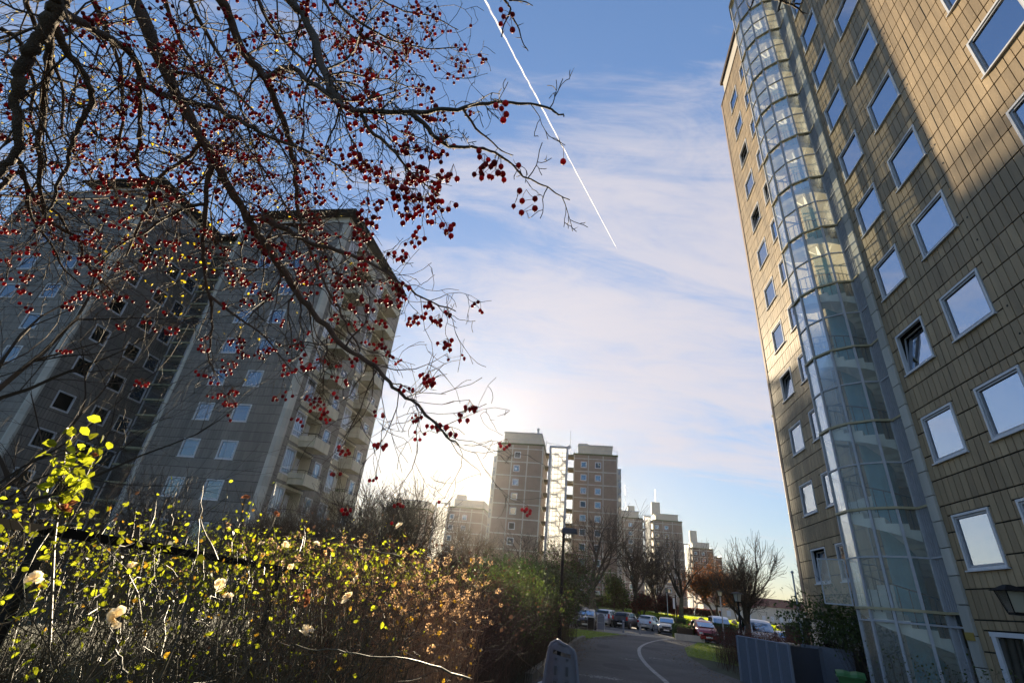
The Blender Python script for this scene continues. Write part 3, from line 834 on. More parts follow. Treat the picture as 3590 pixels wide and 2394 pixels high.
# ------------------------------------------------------------------ the left-hand twin tower with balconies
def tower_left():
    rnd = random.Random(21)
    qf = 31.3; pL, pR = -32.3, -21.95; qe = 45.6; TOP = 30.5; H = 2.8
    org = (pR, qf, 0)
    root = empty('balcony_tower', (*PQ(pR, qf), 0), -A, 'grey clad twin tower with concrete balconies and a glazed stair between its blocks', 'building')
    wall = MB(org); back = MB(org)
    # ---- front face of the right block (faces the camera): U to the right, normal -q
    O, U, Nn = (pL, qf), (1, 0), (0, -1)
    W = pR - 0.5 - pL
    ZT = 7.2; holes = []; wins = []
    wc = ((-29.55, -28.15), (-26.45, -25.05))
    for k in range(-2, 8):
        zt = ZT + H * k
        for (a, b) in wc:
            holes.append((a - pL, b - pL, zt - 1.4, zt)); wins.append((0, a - pL, b - pL, zt - 1.4, zt, k))
    cladding(wall, back, O, U, Nn, W, 0, TOP, 0.233, 0.7, holes, rnd, zoff=0.2, rowvar=0.5)
    # ---- chamfered corner strip
    z = 0
    ch = MB(org)
    while z < TOP - .1:
        t = rnd.random(); z1 = min(z + 0.69, TOP)
        ch.mesh([(pR - .5, qf - .06, z), (pR - .18, qf - .06, z), (pR + .04, qf + .16, z), (pR + .04, qf + .42, z), (pR - .5, qf + .42, z),
                 (pR - .5, qf - .06, z1), (pR - .18, qf - .06, z1), (pR + .04, qf + .16, z1), (pR + .04, qf + .42, z1), (pR - .5, qf + .42, z1)],
                [(4, 3, 2, 1, 0), (5, 6, 7, 8, 9), (0, 1, 6, 5), (1, 2, 7, 6), (2, 3, 8, 7), (3, 4, 9, 8)], t)
        z += 0.7
    ch.build('corner_strip', m_conc, root)
    # white strip on the left edge
    es = MB(org); z = 0
    while z < TOP - .1:
        es.box(pL - .34, pL - 0.004, qf - .05, qf + .4, z, min(z + .69, TOP), rnd.random()); z += 0.7
    es.build('edge_strip', m_conc, root)
    # ---- balcony side (faces right, +p): U along q
    Os, Us, Ns = (pR, qf + .42), (0, 1), (1, 0)
    Ws = qe - qf - .42
    holesS = []; bays = ((32.75, 37.15), (39.35, 43.75))   # start of each bay
    for k in range(-2, 9):
        zt = ZT + 0.2 + H * k
        for bi, b0 in enumerate((32.35, 39.05)):
            # tall window and loggia opening joined
            holesS.append((b0 - qf - .42, b0 + 3.75 - qf - .42, zt - 2.45, zt + 0.02))
            sw0 = b0 + 4.35
            if sw0 + 1.2 < qe: holesS.append((sw0 - qf - .42, sw0 + 1.15 - qf - .42, zt - 1.45, zt - 0.1))
    cladding(wall, back, Os, Us, Ns, Ws, 0, TOP, 0.233, 0.7, holesS, rnd, zoff=0.2, rowvar=0.4, hole_depth=1.25)
    wall.build('cladding', m_panelL, root); back.build('wall_backing', m_groove, root)
    for (blk, a, b, z0, z1, k) in wins:
        window(root, org, O, U, Nn, a + .01, b - .01, z0 + .01, z1 - .01, rnd, m_paneB, fw=.07, tilt=False)
    for k in range(-2, 9):
        zt = ZT + 0.2 + H * k
        if zt - 2.5 < 0: continue
        for bi, b0 in enumerate((32.35, 39.05)):
            u = b0 - qf - .42
            # tall window with a lower hopper and concrete apron
            window(root, org, Os, Us, Ns, u + .05, u + 1.4, zt - 2.0, zt - .08, rnd, m_paneC, fw=.07, mullion=[('h', zt - 1.55)], sill=False)
            ap = MB(org); ap.box(pR - .1, pR + .02, b0 + .02, b0 + 1.42, zt - 2.43, zt - 2.02); ap.box(pR - 1.2, pR + .0, b0 + 1.43, b0 + 1.5, zt - 2.43, zt)
            ap.box(pR - .12, pR + .06, b0, b0 + 3.78, zt - .06, zt + .12)
            ap.build('window_apron', m_balc, root)
            # loggia back wall, pale door panel
            lg = MB(org); lg.box(pR - 1.24, pR - 1.2, b0 + 1.5, b0 + 3.7, zt - 2.42, zt); lg.box(pR - 1.2, pR, b0 + 3.66, b0 + 3.72, zt - 2.42, zt)
            lg.box(pR - 1.2, pR, b0 + 1.5, b0 + 3.66, zt - .03, zt + .01)
            lg.build('loggia_wall', m_balc, root)
            dr = MB(org); dr.box(pR - .9, pR - .86, b0 + 3.0, b0 + 3.6, zt - 2.3, zt - .25); dr.build('loggia_door', m_white, root)
            sw0 = b0 + 4.35
            if sw0 + 1.2 < qe: window(root, org, Os, Us, Ns, sw0 - qf - .41, sw0 + 1.14 - qf - .42, zt - 1.44, zt - .11, rnd, m_paneB, fw=.06)
            # balcony: slab, parapets with a stepped face, rail
            zf = zt - 2.55; q0, q1 = b0 + 1.3, b0 + 3.55; pr = pR + 1.35
            bo = empty('balcony', (0, 0, 0)); bo.parent = root
            b = MB(org)
            b.box(pR + .0, pr, q0, q1, zf, zf + .16)
            b.build('floor_slab', m_balc, bo)
            b = MB(org)
            b.box(pR + .02, pr - .12, q0 + .005, q0 + .09, zf + .161, zf + .62); b.box(pR + .02, pr - .12, q1 - .09, q1 - .005, zf + .161, zf + .62)
            b.box(pr - .1, pr + .01, q0 - .01, q1 + .01, zf - .02, zf + .8)
            b.box(pR + .02, pr - .1, q0 - .12, q0 + .0, zf + .42, zf + .8)
            b.box(pR + .02, pr - .1, q1, q1 + .12, zf + .42, zf + .8)
            b.build('parapet', m_balc, bo)
            b = MB(org); zr = zf + 1.02
            b.tube([(pR + .05, q0 - .06, zr), (pr - .05, q0 - .06, zr), (pr - .05, q1 + .06, zr), (pR + .05, q1 + .06, zr)], .022, 5)
            for (x, y) in ((pR + .1, q0 - .06), (pR + .7, q0 - .06), (pr - .05, q0 - .06), (pr - .05, (q0 + q1) / 2), (pr - .05, q1 + .06), (pR + .7, q1 + .06)): b.tube([(x, y, zf + .78), (x, y, zr)], .015, 4)
            b.build('rail', m_black, bo)
            if rnd.random() < .3:
                b = MB(org)
                for i in range(26):
                    x = rnd.uniform(pR + .4, pr - .2); y = rnd.uniform(q0 - .1, q0 + .3); h = rnd.uniform(.1, .35)
                    b.tri((x - .05, y, zf + .8), (x + .05, y, zf + .8), (x + rnd.uniform(-.1, .1), y, zf + .8 + h), rnd.random())
                b.build('balcony_plants', MATS.get('balcony_plant') or mat('balcony_plant', (.08, .1, .03), .8, tint=.4), bo)
    bd = MB(org)
    bd.box(pL - .3, pR - .6, qf + .16, qf + .42, 0, TOP - .02); bd.box(pL - .3, pR - 1.28, qf + .41, qe - .02, 0, TOP - .03)
    bd.box(pR - 1.27, pR - .02, qe - .2, qe, 0, TOP - .02)
    bd.build('tower_body', m_panelL, root)
    cp_ = MB(org)
    cp_.box(pL - .36, pR + .12, qf - .1, qf + .3, TOP + .001, TOP + .18); cp_.box(pR - .3, pR + .12, qf + .301, qe + .05, TOP + .001, TOP + .18)
    cp_.build('coping', m_conc, root)
    # penthouses and overhanging roofs
    def pent(pa, pb, qa, qb, ov=.9):
        w = MB(org); w.box(pa + ov, pb - ov, qa + .9, qb - ov, TOP - .1, TOP + 1.42); w.build('penthouse', m_roofwall, root)
        s = MB(org)
        for (x, y) in [(pa + ov + 2.2 * i, qa + .9) for i in range(1, int((pb - pa - 2 * ov) / 2.2))]: s = MB(org); s.box(x, x + .9, y - .02, y + .01, TOP + .7, TOP + 1.2); s.build('penthouse_window', m_paneD, root)
        for (x, y) in [(pb - ov, qa + ov + 2.4 * i) for i in range(1, int((qb - qa - 2 * ov) / 2.4))]: s = MB(org); s.box(x - .01, x + .02, y, y + 1.1, TOP + .6, TOP + 1.2); s.build('penthouse_window', m_paneD, root)
        r = MB(org)
        z0, z1 = TOP + 1.43, TOP + 1.66
        r.mesh([(pa + .25, qa + .25, z0), (pb - .25, qa + .25, z0), (pb - .25, qb - .25, z0), (pa + .25, qb - .25, z0), (pa, qa, z1), (pb, qa, z1), (pb, qb, z1), (pa, qb, z1)],
               [(3, 2, 1, 0), (4, 5, 6, 7), (0, 1, 5, 4), (1, 2, 6, 5), (2, 3, 7, 6), (3, 0, 4, 7)])
        r.build('roof', m_dark, root)
    pent(-31.6, pR + .3, qf - .1, qe + .3)
    # ---- left block: side face (faces +p) and front face
    ps, ql, qr = -38.3, 26.6, 34.75; ZL = 3.75
    O2, U2, N2 = (ps, ql + .35), (0, 1), (1, 0)
    wall = MB(org); back = MB(org); holes = []; wins = []
    for k in range(0, 10):
        zt = ZL + H * k
        for ci, (a, b) in enumerate(((28.0, 29.4), (31.0, 32.4), (33.2, 34.55))):
            if k >= 9: continue
            holes.append((a - ql - .35, b - ql - .35, zt - 1.38, zt)); wins.append((1, a - ql - .35, b - ql - .35, zt - 1.38, zt))
    cladding(wall, back, O2, U2, N2, qr - ql - .35, 0, TOP, .233, .7, holes, rnd, zoff=.1, rowvar=.5)
    O3, U3, N3 = (-52.0, ql), (1, 0), (0, -1)
    holes = []
    for k in range(0, 10):
        zt = ZL + H * k
        for (a, b) in ((-43.1, -41.6), (-47.2, -45.7)):
            if k >= 9: continue
            holes.append((a + 52, b + 52, zt - 1.38, zt)); wins.append((2, a + 52, b + 52, zt - 1.38, zt))
    cladding(wall, back, O3, U3, N3, 52 + ps - .35, 0, TOP, .233, .7, holes, rnd, zoff=.1, rowvar=.5)
    wall.build('cladding', m_panelL, root); back.build('wall_backing', m_groove, root)
    for i, (f, a, b, z0, z1) in enumerate(wins):
        if f == 1: window(root, org, O2, U2, N2, a + .01, b - .01, z0 + .01, z1 - .01, rnd, m_paneD, fw=.07, sill=False)
        else: window(root, org, O3, U3, N3, a + .01, b - .01, z0 + .01, z1 - .01, rnd, m_paneB, fw=.07, sill=False)
    ch = MB(org); z = 0
    while z < TOP - .1:
        t = rnd.random(); z1 = min(z + .69, TOP)
        ch.mesh([(ps - .35, ql - .05, z), (ps - .2, ql - .05, z), (ps + .04, ql + .18, z), (ps + .04, ql + .35, z), (ps - .35, ql + .35, z),
                 (ps - .35, ql - .05, z1), (ps - .2, ql - .05, z1), (ps + .04, ql + .18, z1), (ps + .04, ql + .35, z1), (ps - .35, ql + .35, z1)],
                [(4, 3, 2, 1, 0), (5, 6, 7, 8, 9), (0, 1, 6, 5), (1, 2, 7, 6), (2, 3, 8, 7), (3, 4, 9, 8)], t)
        z += .7
    ch.build('corner_strip', m_conc, root)
    bd = MB(org); bd.box(-52, ps - .16, ql + .16, qe, 0, TOP - .02); bd.build('tower_body', m_panelL, root)
    cp_ = MB(org); cp_.box(-52, ps + .1, ql - .1, ql + .3, TOP + .001, TOP + .18); cp_.box(ps - .3, ps + .1, ql + .301, qr, TOP + .001, TOP + .18); cp_.build('coping', m_conc, root)
    pent(-46.8, ps + .3, ql + .0, qe)
    # ---- glazed stair between the blocks
    qs = qr; p0_, p1_ = ps + .02, pL - .35; STOP = 31.6
    fr = MB(org); bm = MB(org); gl = MB(org)
    pc = [p0_ + .06, -36.35, -35.75, p1_ - .05]
    for x in pc: fr.box(x - .05, x + .05, qs - .04, qs + .06, 0, STOP)
    z = 1.4
    while z < STOP - .2:
        bm.box(p0_, p1_, qs - .16, qs - .05, z - .07, z + .07)
        bm.box(p0_, p1_, qs + .3, qs + 3.2, z - .12, z + .02)
        for i in range(3): gl.quad((pc[i] + .05, qs, z + .07), (pc[i + 1] - .05, qs, z + .07), (pc[i + 1] - .05, qs, z + 1.33), (pc[i] + .05, qs, z + 1.33))
        z += 1.4
    fr.build('stair_posts', m_greyfr, root); bm.build('landings', mat('lichen_concrete', (.42, .4, .26), .8, noise=.25), root); gl.build('stair_glazing', m_bal_glass, root)
    it = MB(org); z = 1.4; j = 0
    it.box(p0_, p1_, qs + 3.3, qs + 3.4, 0, STOP)
    it.build('stairwell_wall', m_intr, root)
    while z < STOP - 1.5:
        dd = MB(org)
        if j % 2 == 0:
            dd.box(p0_ + .9, p0_ + 1.9, qs + 2.6, qs + 2.7, z + .05, z + 1.28, rnd.random()); dd.box(p0_ + 2.1, p0_ + 2.9, qs + 1.4, qs + 1.5, z + .05, z + 1.28, rnd.random())
        else:
            dd.obox((p0_ + .5, qs + .8, z), (1.6, 0, 1.2), (0, .9, 0), (0, 0, .14)); dd.obox((p0_ + 2.2, qs + 1.8, z), (1.4, 0, 1.2), (0, .9, 0), (0, 0, .14))
        dd.build('stair_flight', m_brown if j % 2 == 0 else m_stair, root)
        rr = MB(org)
        for i in range(16): rr.box(p0_ + .15 + i * .14, p0_ + .165 + i * .14, qs + .2, qs + .215, z, z + .95)
        rr.tube([(p0_ + .1, qs + .2, z + .96), (-35.8, qs + .2, z + .96)], .02, 4)
        rr.build('stair_railing', m_black, root)
        z += 1.4; j += 1
    tp = MB(org); tp.box(p0_ - .2, p1_ + .2, qs - .7, qs + 4, STOP + .01, STOP + .35); tp.build('stair_roof', m_dark, root)
    tp = MB(org); tp.box(p0_, p1_, qs + .1, qs + 3.3, TOP - .4, STOP); tp.build('stair_head', m_roofwall, root)
tower_left()

# ------------------------------------------------------------------ far twin towers
def far_block(root, org, p0, p1, q0, depth, zb, top, H, joints, cols, rnd, side=None, lift=(0, 0), ph=(1, 1, 1, 2.4), elev=None, dark=0.0, wz=1.75, tag_w=True, panel=None):
    """one block of a far tower; its window frames, panes and white frame lines"""
    b = MB(org); b.box(p0, p1, q0, q0 + depth, zb - 1.5, top); b.build('wall', panel or m_panelS, root)
    ln = MB(org)
    z = top - 1.1
    while z > zb + .5:
        ln.box(p0 - .03, p1 + .03, q0 - .07, q0 + .02, z - .11, z + .11, rnd.random())
        ln.box(p0 - .06, p0 + .02, q0 - .03, q0 + depth, z - .1, z + .1, rnd.random()); ln.box(p1 - .02, p1 + .06, q0 - .03, q0 + depth, z - .1, z + .1, rnd.random())
        z -= H
    for j in [p0 + .12] + list(joints) + [p1 - .12]: ln.box(j - .11, j + .11, q0 - .09, q0 + .02, zb - 1, top - .35, rnd.random())
    ln.build('frame_lines', m_conc, root)
    z = top - wz; k = 0
    while z - 1.35 > zb + .8:
        for c in cols:
            f = MB(org)
            f.box(c, c + 1.3, q0 - .09, q0 + .0, z - 1.35, z - 1.22); f.box(c, c + 1.3, q0 - .09, q0, z - .13, z)
            f.box(c, c + .13, q0 - .09, q0, z - 1.22, z - .13); f.box(c + 1.17, c + 1.3, q0 - .09, q0, z - 1.22, z - .13)
            fo = f.build('window', m_white, root)
            g = MB(org); j = rnd.uniform(-.02, .02); g.quad((c + .13, q0 - .03, z - 1.22), (c + 1.17, q0 - .03 + j, z - 1.22), (c + 1.17, q0 - .03 + j, z - .13), (c + .13, q0 - .03, z - .13), rnd.random() ** 2)
            g.build('pane', m_paneB if rnd.random() < .8 else m_paneD, fo)
        z -= H; k += 1
    e = MB(org); e.box(p0 - .12, p1 + .12, q0 - .12, q0 + depth + .1, top - .28, top + .05); e.build('roof_edge', mat_roofedge, root)
    a, bb, c, h = ph
    w = MB(org); w.box(p0 + a, p1 - bb, q0 + c, q0 + depth - 1, top + .051, top + h); w.build('penthouse', m_roofwall, root)
    r = MB(org); r.box(p0 + a - .2, p1 - bb + .2, q0 + c - .2, q0 + depth - .8, top + h + .001, top + h + .22); r.build('roof', m_greyfr, root)
    # thin rail round the roof
    rl = MB(org); z = top + .9
    rl.tube([(p0, q0, z), (p1, q0, z)], .03, 3); rl.tube([(p0, q0, z), (p0, q0 + depth, z)], .03, 3); rl.tube([(p1, q0, z), (p1, q0 + depth, z)], .03, 3)
    n = int((p1 - p0) / 1.6)
    for i in range(n + 1): rl.tube([(p0 + (p1 - p0) * i / n, q0, top), (p0 + (p1 - p0) * i / n, q0, z)], .02, 3)
    rl.build('roof_rail', m_greyfr, root)
    if elev:
        for (x, w_, h2, z_) in elev:
            v = MB(org); v.box(x, x + w_, q0 + c + .6, q0 + c + 3, top + h + .222, top + h + z_); v.build('lift_housing', m_roofwall, root)
    if side:   # glazed balconies seen edge on: (edge, direction)
        for (x0, x1) in side:
            s = MB(org); z = top - 2.6
            while z > zb + 1:
                s.box(x0, x1, q0 + 1.2, q0 + 4, z - 2.4, z - 1.3, rnd.random()); s.box(x0, x1, q0 + 1.2, q0 + 4, z - .25, z, rnd.random())
                s.box(x0, x0 + .1, q0 + 1.2, q0 + 1.3, z - 1.3, z - .25); s.box(x1 - .1, x1, q0 + 1.2, q0 + 1.3, z - 1.3, z - .25)
                z -= H
            s.build('bay_balconies', m_conc, root)
            g = MB(org); g.box(x0 + .1, x1 - .1, q0 + 1.25, q0 + 3.9, zb + 1, top - 2.8); g.build('bay_glazing', m_paneC, root)
mat_roofedge = mat('mossy_roof_edge', (.10, .11, .045), .9, noise=.3)
def far_stair(root, org, p0, p1, q, zb, top, H, gapl=1.0, gapr=1.0, grid=True, flights=True):
    f = MB(org)
    for x in (p0, p1 - .45): f.box(x, x + .45, q, q + .4, zb - 1, top)
    f.box(p0, p1, q - .02, q + .42, top - .3, top + .12)
    f.build('stair_frame', m_greyfr, root)
    g = MB(org); g.quad((p0 + .45, q + .2, zb), (p1 - .45, q + .2, zb), (p1 - .45, q + .2, top - .3), (p0 + .45, q + .2, top - .3))
    g.quad((p0 + .45, q + 3.6, zb), (p1 - .45, q + 3.6, zb), (p1 - .45, q + 3.6, top - .3), (p0 + .45, q + 3.6, top - .3))
    g.build('stair_glazing', m_gfar, root)
    if grid:
        l = MB(org); z = top - .3
        while z > zb: l.box(p0 + .45, p1 - .45, q + .12, q + .16, z - .045, z + .045); z -= H / 3
        for i in range(1, 4):
            x = p0 + .45 + (p1 - p0 - .9) * i / 4; l.box(x - .045, x + .045, q + .12, q + .16, zb, top - .3)
        l.build('glazing_bars', m_greyfr, root)
    s = MB(org); z = top - 1.4
    while z > zb + 1:
        s.box(p0 - gapl, p0 + .1, q + .5, q + 3, z - .55, z - .0, 0.3); s.box(p1 - .1, p1 + gapr, q + .5, q + 3, z - .55, z, .6)
        z -= H
    s.build('landings', m_intr, root)
    if flights:
        s = MB(org); z = top - 1.4; w = p1 - p0 - .9
        while z > zb + H:
            x = p0 + .45
            s.box(x, x + w * .45, q + .3, q + 1.6, z - .16, z); s.obox((x + w * .45, q + .3, z - .16), (w * .35, 0, -H / 2), (0, 1.0, 0), (0, 0, .2))
            s.box(x + w * .78, x + w, q + .3, q + 3.2, z - H / 2 - .16, z - H / 2); s.obox((x + w * .3, q + 1.9, z - H - .16), (w * .5, 0, H / 2), (0, 1.0, 0), (0, 0, .2))
            z -= H
        s.build('stair_flights', m_stair, root)
def far_towers():
    rnd = random.Random(31)
    # C: the tower the sun stands behind
    org = (-19.1, 99.3, 2.0)
    r = empty('slab_tower', (*PQ(-19.1, 99.3), 2.0), -A, 'brown grey twin tower with white frame lines and bright glazed stair, hiding the sun', 'building')
    far_block(r, org, -19.1, -9.35, 99.3, 12, 2, 30.5, 2.8, (-15.85, -12.6), (-15.35,), rnd, side=((-19.9, -19.2),), ph=(1.1, .75, 1.0, 2.5), elev=None)
    far_block(r, org, -3.3, 6.2, 107.8, 12, 2, 31.4, 2.8, (-.1, 3.1), (-1.75, 1.35), rnd, side=((6.3, 7.0),), ph=(.95, 1.1, 1.0, 2.1), elev=[(-2.4, 2.2, 0, .7)])
    far_stair(r, org, -8.45, -4.4, 103.2, 2, 31.4, 2.8, .9, 1.2)
    an = MB(org); an.tube([(-4.2, 108, 31.4), (-4.2, 108, 36.5)], .05, 4); an.tube([(-9.3, 104, 32.4), (-4.4, 107, 32.4)], .06, 4); an.tube([(-9.3, 104, 30.3), (-9.3, 104, 32.9)], .06, 4)
    an.mesh([(-4.4 + .45 * c, 107.4 , 32.6 + .45 * s) for c, s in TRIG[12]], [tuple(range(12))]); an.cyl(-10.9, 101, 33, 34, .18); an.cyl(-10.9, 101, 34, 34.5, .3)
    an.build('aerials', m_greyfr, r)
    # B: left of it, half in glare
    org = (-39, 138, 2)
    r = empty('slab_tower', (*PQ(-39, 138), 2), -A, 'twin tower half lost in the glare, directly left of the tower hiding the sun', 'building')
    far_block(r, org, -38.6, -28.5, 138, 12, 2, 22.7, 2.8, (-35.3, -31.9), (-38.0, -34.4), rnd, ph=(1.2, .5, 1, 2.0), elev=[(-37.2, 2.6, 0, 1.6)], wz=2.0)
    far_block(r, org, -56.5, -44.6, 138, 12, 2, 21.5, 2.8, (-52.5, -48.5), (-51.5,), rnd, ph=(.5, .6, 1, 2.1), wz=2.0)
    far_stair(r, org, -43.6, -39.2, 141, 2, 24, 2.8, .9, .6)
    # D: right of C
    org = (9, 185, 2)
    r = empty('slab_tower', (*PQ(9, 185), 2), -A, 'grey twin tower with two roof lift housings, behind bare trees', 'building')
    far_block(r, org, 9.5, 19.2, 185, 12, 2, 30.6, 2.8, (12.7, 15.9), (14.2,), rnd, ph=(1, 1.3, 1, 2.2), elev=[(14.2, 2.4, 0, 2.1)])
    far_block(r, org, 22.8, 32.5, 185, 12, 2, 30.5, 2.8, (26, 29.2), (23.3, 26.5), rnd, ph=(.9, 1.1, 1, 2.1), elev=[(22.6, 2.9, 0, 4.2)])
    far_stair(r, org, 19.9, 22.3, 188, 2, 32, 2.8, .7, .5, flights=True)
    an = MB(org); an.tube([(24.5, 190, 36), (24.5, 190, 42)], .06, 3); an.tube([(13.6, 190, 34), (13.6, 190, 43)], .06, 3)
    for z in (39, 40.5, 42): an.tube([(12.4, 190, z), (14.9, 190, z)], .04, 3)
    an.build('aerials', m_greyfr, r)
    # E: further right, behind the orange tree
    org = (47, 258, 2)
    r = empty('slab_tower', (*PQ(47, 258), 2), -A, 'far dark brown twin tower with one lift housing, behind the orange leaved tree', 'building')
    pn = mat('red_brown_cladding', (.13, .085, .065), .85, noise=.2, nscale=.5)
    far_block(r, org, 49.2, 58.7, 258, 12, 2, 30.5, 2.8, (52.4, 55.6), (50, 53.4), rnd, ph=(.4, 1.4, 1, 2.4), elev=[(48.9, 3.2, 0, 5.4)], panel=pn)
    far_stair(r, org, 45.5, 48.6, 260, 2, 32, 2.8, .5, .5, flights=False)
    org = (66, 294, 2)
    r = empty('slab_tower', (*PQ(66, 294), 2), -A, 'farthest and lowest dark red block, at the right end of the row of towers', 'building')
    far_block(r, org, 60, 70.9, 294, 12, 2, 30.6, 2.8, (64, 67.5), (62, 66), rnd, ph=(2, 2, 2, .6), panel=pn)
    # R3: behind the near right tower
    org = (34.5, 80, 0)
    r = empty('slab_tower', (*PQ(34.5, 80), 0), -A, 'sunlit beige tower seen as a narrow strip past the near right tower', 'building')
    pb = mat('sunlit_beige_cladding', (.36, .28, .19), .8, noise=.12, nscale=.7)
    far_block(r, org, 34.5, 46, 80.5, 13.5, 0, 37, 2.8, (38, 42), (39, 43), rnd, panel=pb, ph=(1, 1, 1, 2))
    s = MB(org); z = 37 - 1.1
    for k in range(12):
        zz = 35.4 - 2.8 * k
        for q in (84, 88.5):
            f = MB(org); f.box(34.38, 34.5, q, q + 1.3, zz - 1.35, zz); fo = f.build('window', m_white, r)
            g = MB(org); g.quad((34.36, q + .13, zz - 1.22), (34.36, q + 1.17, zz - 1.22), (34.36, q + 1.17, zz - .13), (34.36, q + .13, zz - .13), .5); g.build('pane', m_paneC, fo)
    # low roofs on the horizon at the right
    for i, (az, D, w, h, lab) in enumerate(((24.3, 190, 16, 7, 'low red roofed house between the lamp posts, far beyond the lawn'), (28.0, 230, 34, 8.5, 'long low tiled house under the sky at the right horizon'))):
        a = math.radians(az); x, y = D * math.sin(a), D * math.cos(a)
        h0 = empty('low_house', (x, y, 2), -A, lab, 'house')
        b = MB(); b.box(-w / 2, w / 2, 0, 9, -1, h - 3); b.build('wall', m_roofwall, h0)
        b = MB(); b.mesh([(-w / 2 - .4, -.5, h - 3), (w / 2 + .4, -.5, h - 3), (w / 2 + .4, 9.5, h - 3), (-w / 2 - .4, 9.5, h - 3), (-w / 2, 4.5, h), (w / 2, 4.5, h)], [(0, 1, 5, 4), (2, 3, 4, 5), (0, 4, 3), (1, 2, 5)])
        b.build('roof', mat('red_tile_roof', (.16, .06, .04), .85, noise=.2), h0)
        for k in range(int(w / 3)):
            f = MB(); f.box(-w / 2 + 1 + 3 * k, -w / 2 + 2.2 + 3 * k, -.04, 0, .8, 2.4); f.build('window', m_white, h0)
far_towers()

# ------------------------------------------------------------------ vegetation
m_bark = mat('dark_bark', (0.05, 0.04, 0.03), 0.9, noise=0.35, nscale=6, bump=0.5)
m_bark2 = mat('grey_green_bark', (0.085, 0.075, 0.05), 0.9, noise=0.35, nscale=5, bump=0.5)
m_twig = mat('thin_twigs', (0.055, 0.04, 0.028), 0.85, tint=0.3)
m_twig2 = mat('warm_twigs', (0.11, 0.075, 0.045), 0.85, tint=0.3)
m_haw = mat('hawthorn_bark', (0.085, 0.062, 0.04), 0.75, noise=0.4, nscale=25, bump=0.6)
m_berry = mat('red_haw', (0.22, 0.012, 0.013), 0.5, tint=0.55, spec=0.16, trans=0.3, transcol=(2.2, 1.0, 1.0), noise=.3, nscale=120)
m_ped = mat('berry_stalk', (0.22, 0.10, 0.03), 0.7, trans=0.3)
m_yleaf = mat('yellow_leaf', (0.50, 0.40, 0.03), 0.6, tint=0.3, trans=0.5, transcol=(1.3, 1.2, .6))
m_gleaf = mat('rose_leaf', (0.12, 0.155, 0.018), 0.5, tint=0.6, spec=0.3, trans=0.55, transcol=(3.2, 2.7, 1.0), noise=.35, nscale=30)
m_gleaf2 = mat('yellowing_leaf', (0.22, 0.15, 0.025), 0.5, tint=0.5, trans=0.55, transcol=(1.9, 1.6, 0.7), noise=.35, nscale=30)
m_dleaf = mat('dark_green_leaf', (0.05, 0.075, 0.02), 0.5, tint=0.4, trans=0.35, transcol=(1.6, 1.6, .7))
m_oleaf = mat('orange_leaf', (0.26, 0.10, 0.025), 0.6, tint=0.4, trans=0.5, transcol=(1.4, 1.2, .8))
m_rleaf = mat('dull_red_leaf', (0.13, 0.035, 0.025), 0.7, tint=0.4, trans=0.4)
m_cane = mat('rose_cane', (0.075, 0.055, 0.025), 0.55, tint=0.6, spec=0.35)
m_dry = mat('dried_flower', (0.40, 0.27, 0.16), 0.8, tint=0.45, trans=0.55, transcol=(1.3, 1.2, 1.05))
m_drytw = mat('dry_stem', (0.30, 0.17, 0.085), 0.75, tint=0.4)
m_rose = mat('white_petal', (0.85, 0.78, 0.62), 0.6, tint=0.12, trans=0.7, transcol=(1.15, 1.1, 1.0))
m_rbrown = mat('faded_petal', (0.36, 0.14, 0.06), 0.7, tint=0.3, trans=0.4)

def rdir(rnd):
    while True:
        v = Vector((rnd.uniform(-1, 1), rnd.uniform(-1, 1), rnd.uniform(-1, 1)))
        if 0.05 < v.length < 1: return v.normalized()

def branch_poly(rnd, p, d, L, n, wig, up):
    pts = [p.copy()]; d = d.copy()
    for i in range(n):
        d = (d + rdir(rnd) * wig + Vector((0, 0, up))).normalized()
        p = p + d * (L / n); pts.append(p.copy())
    return pts, d

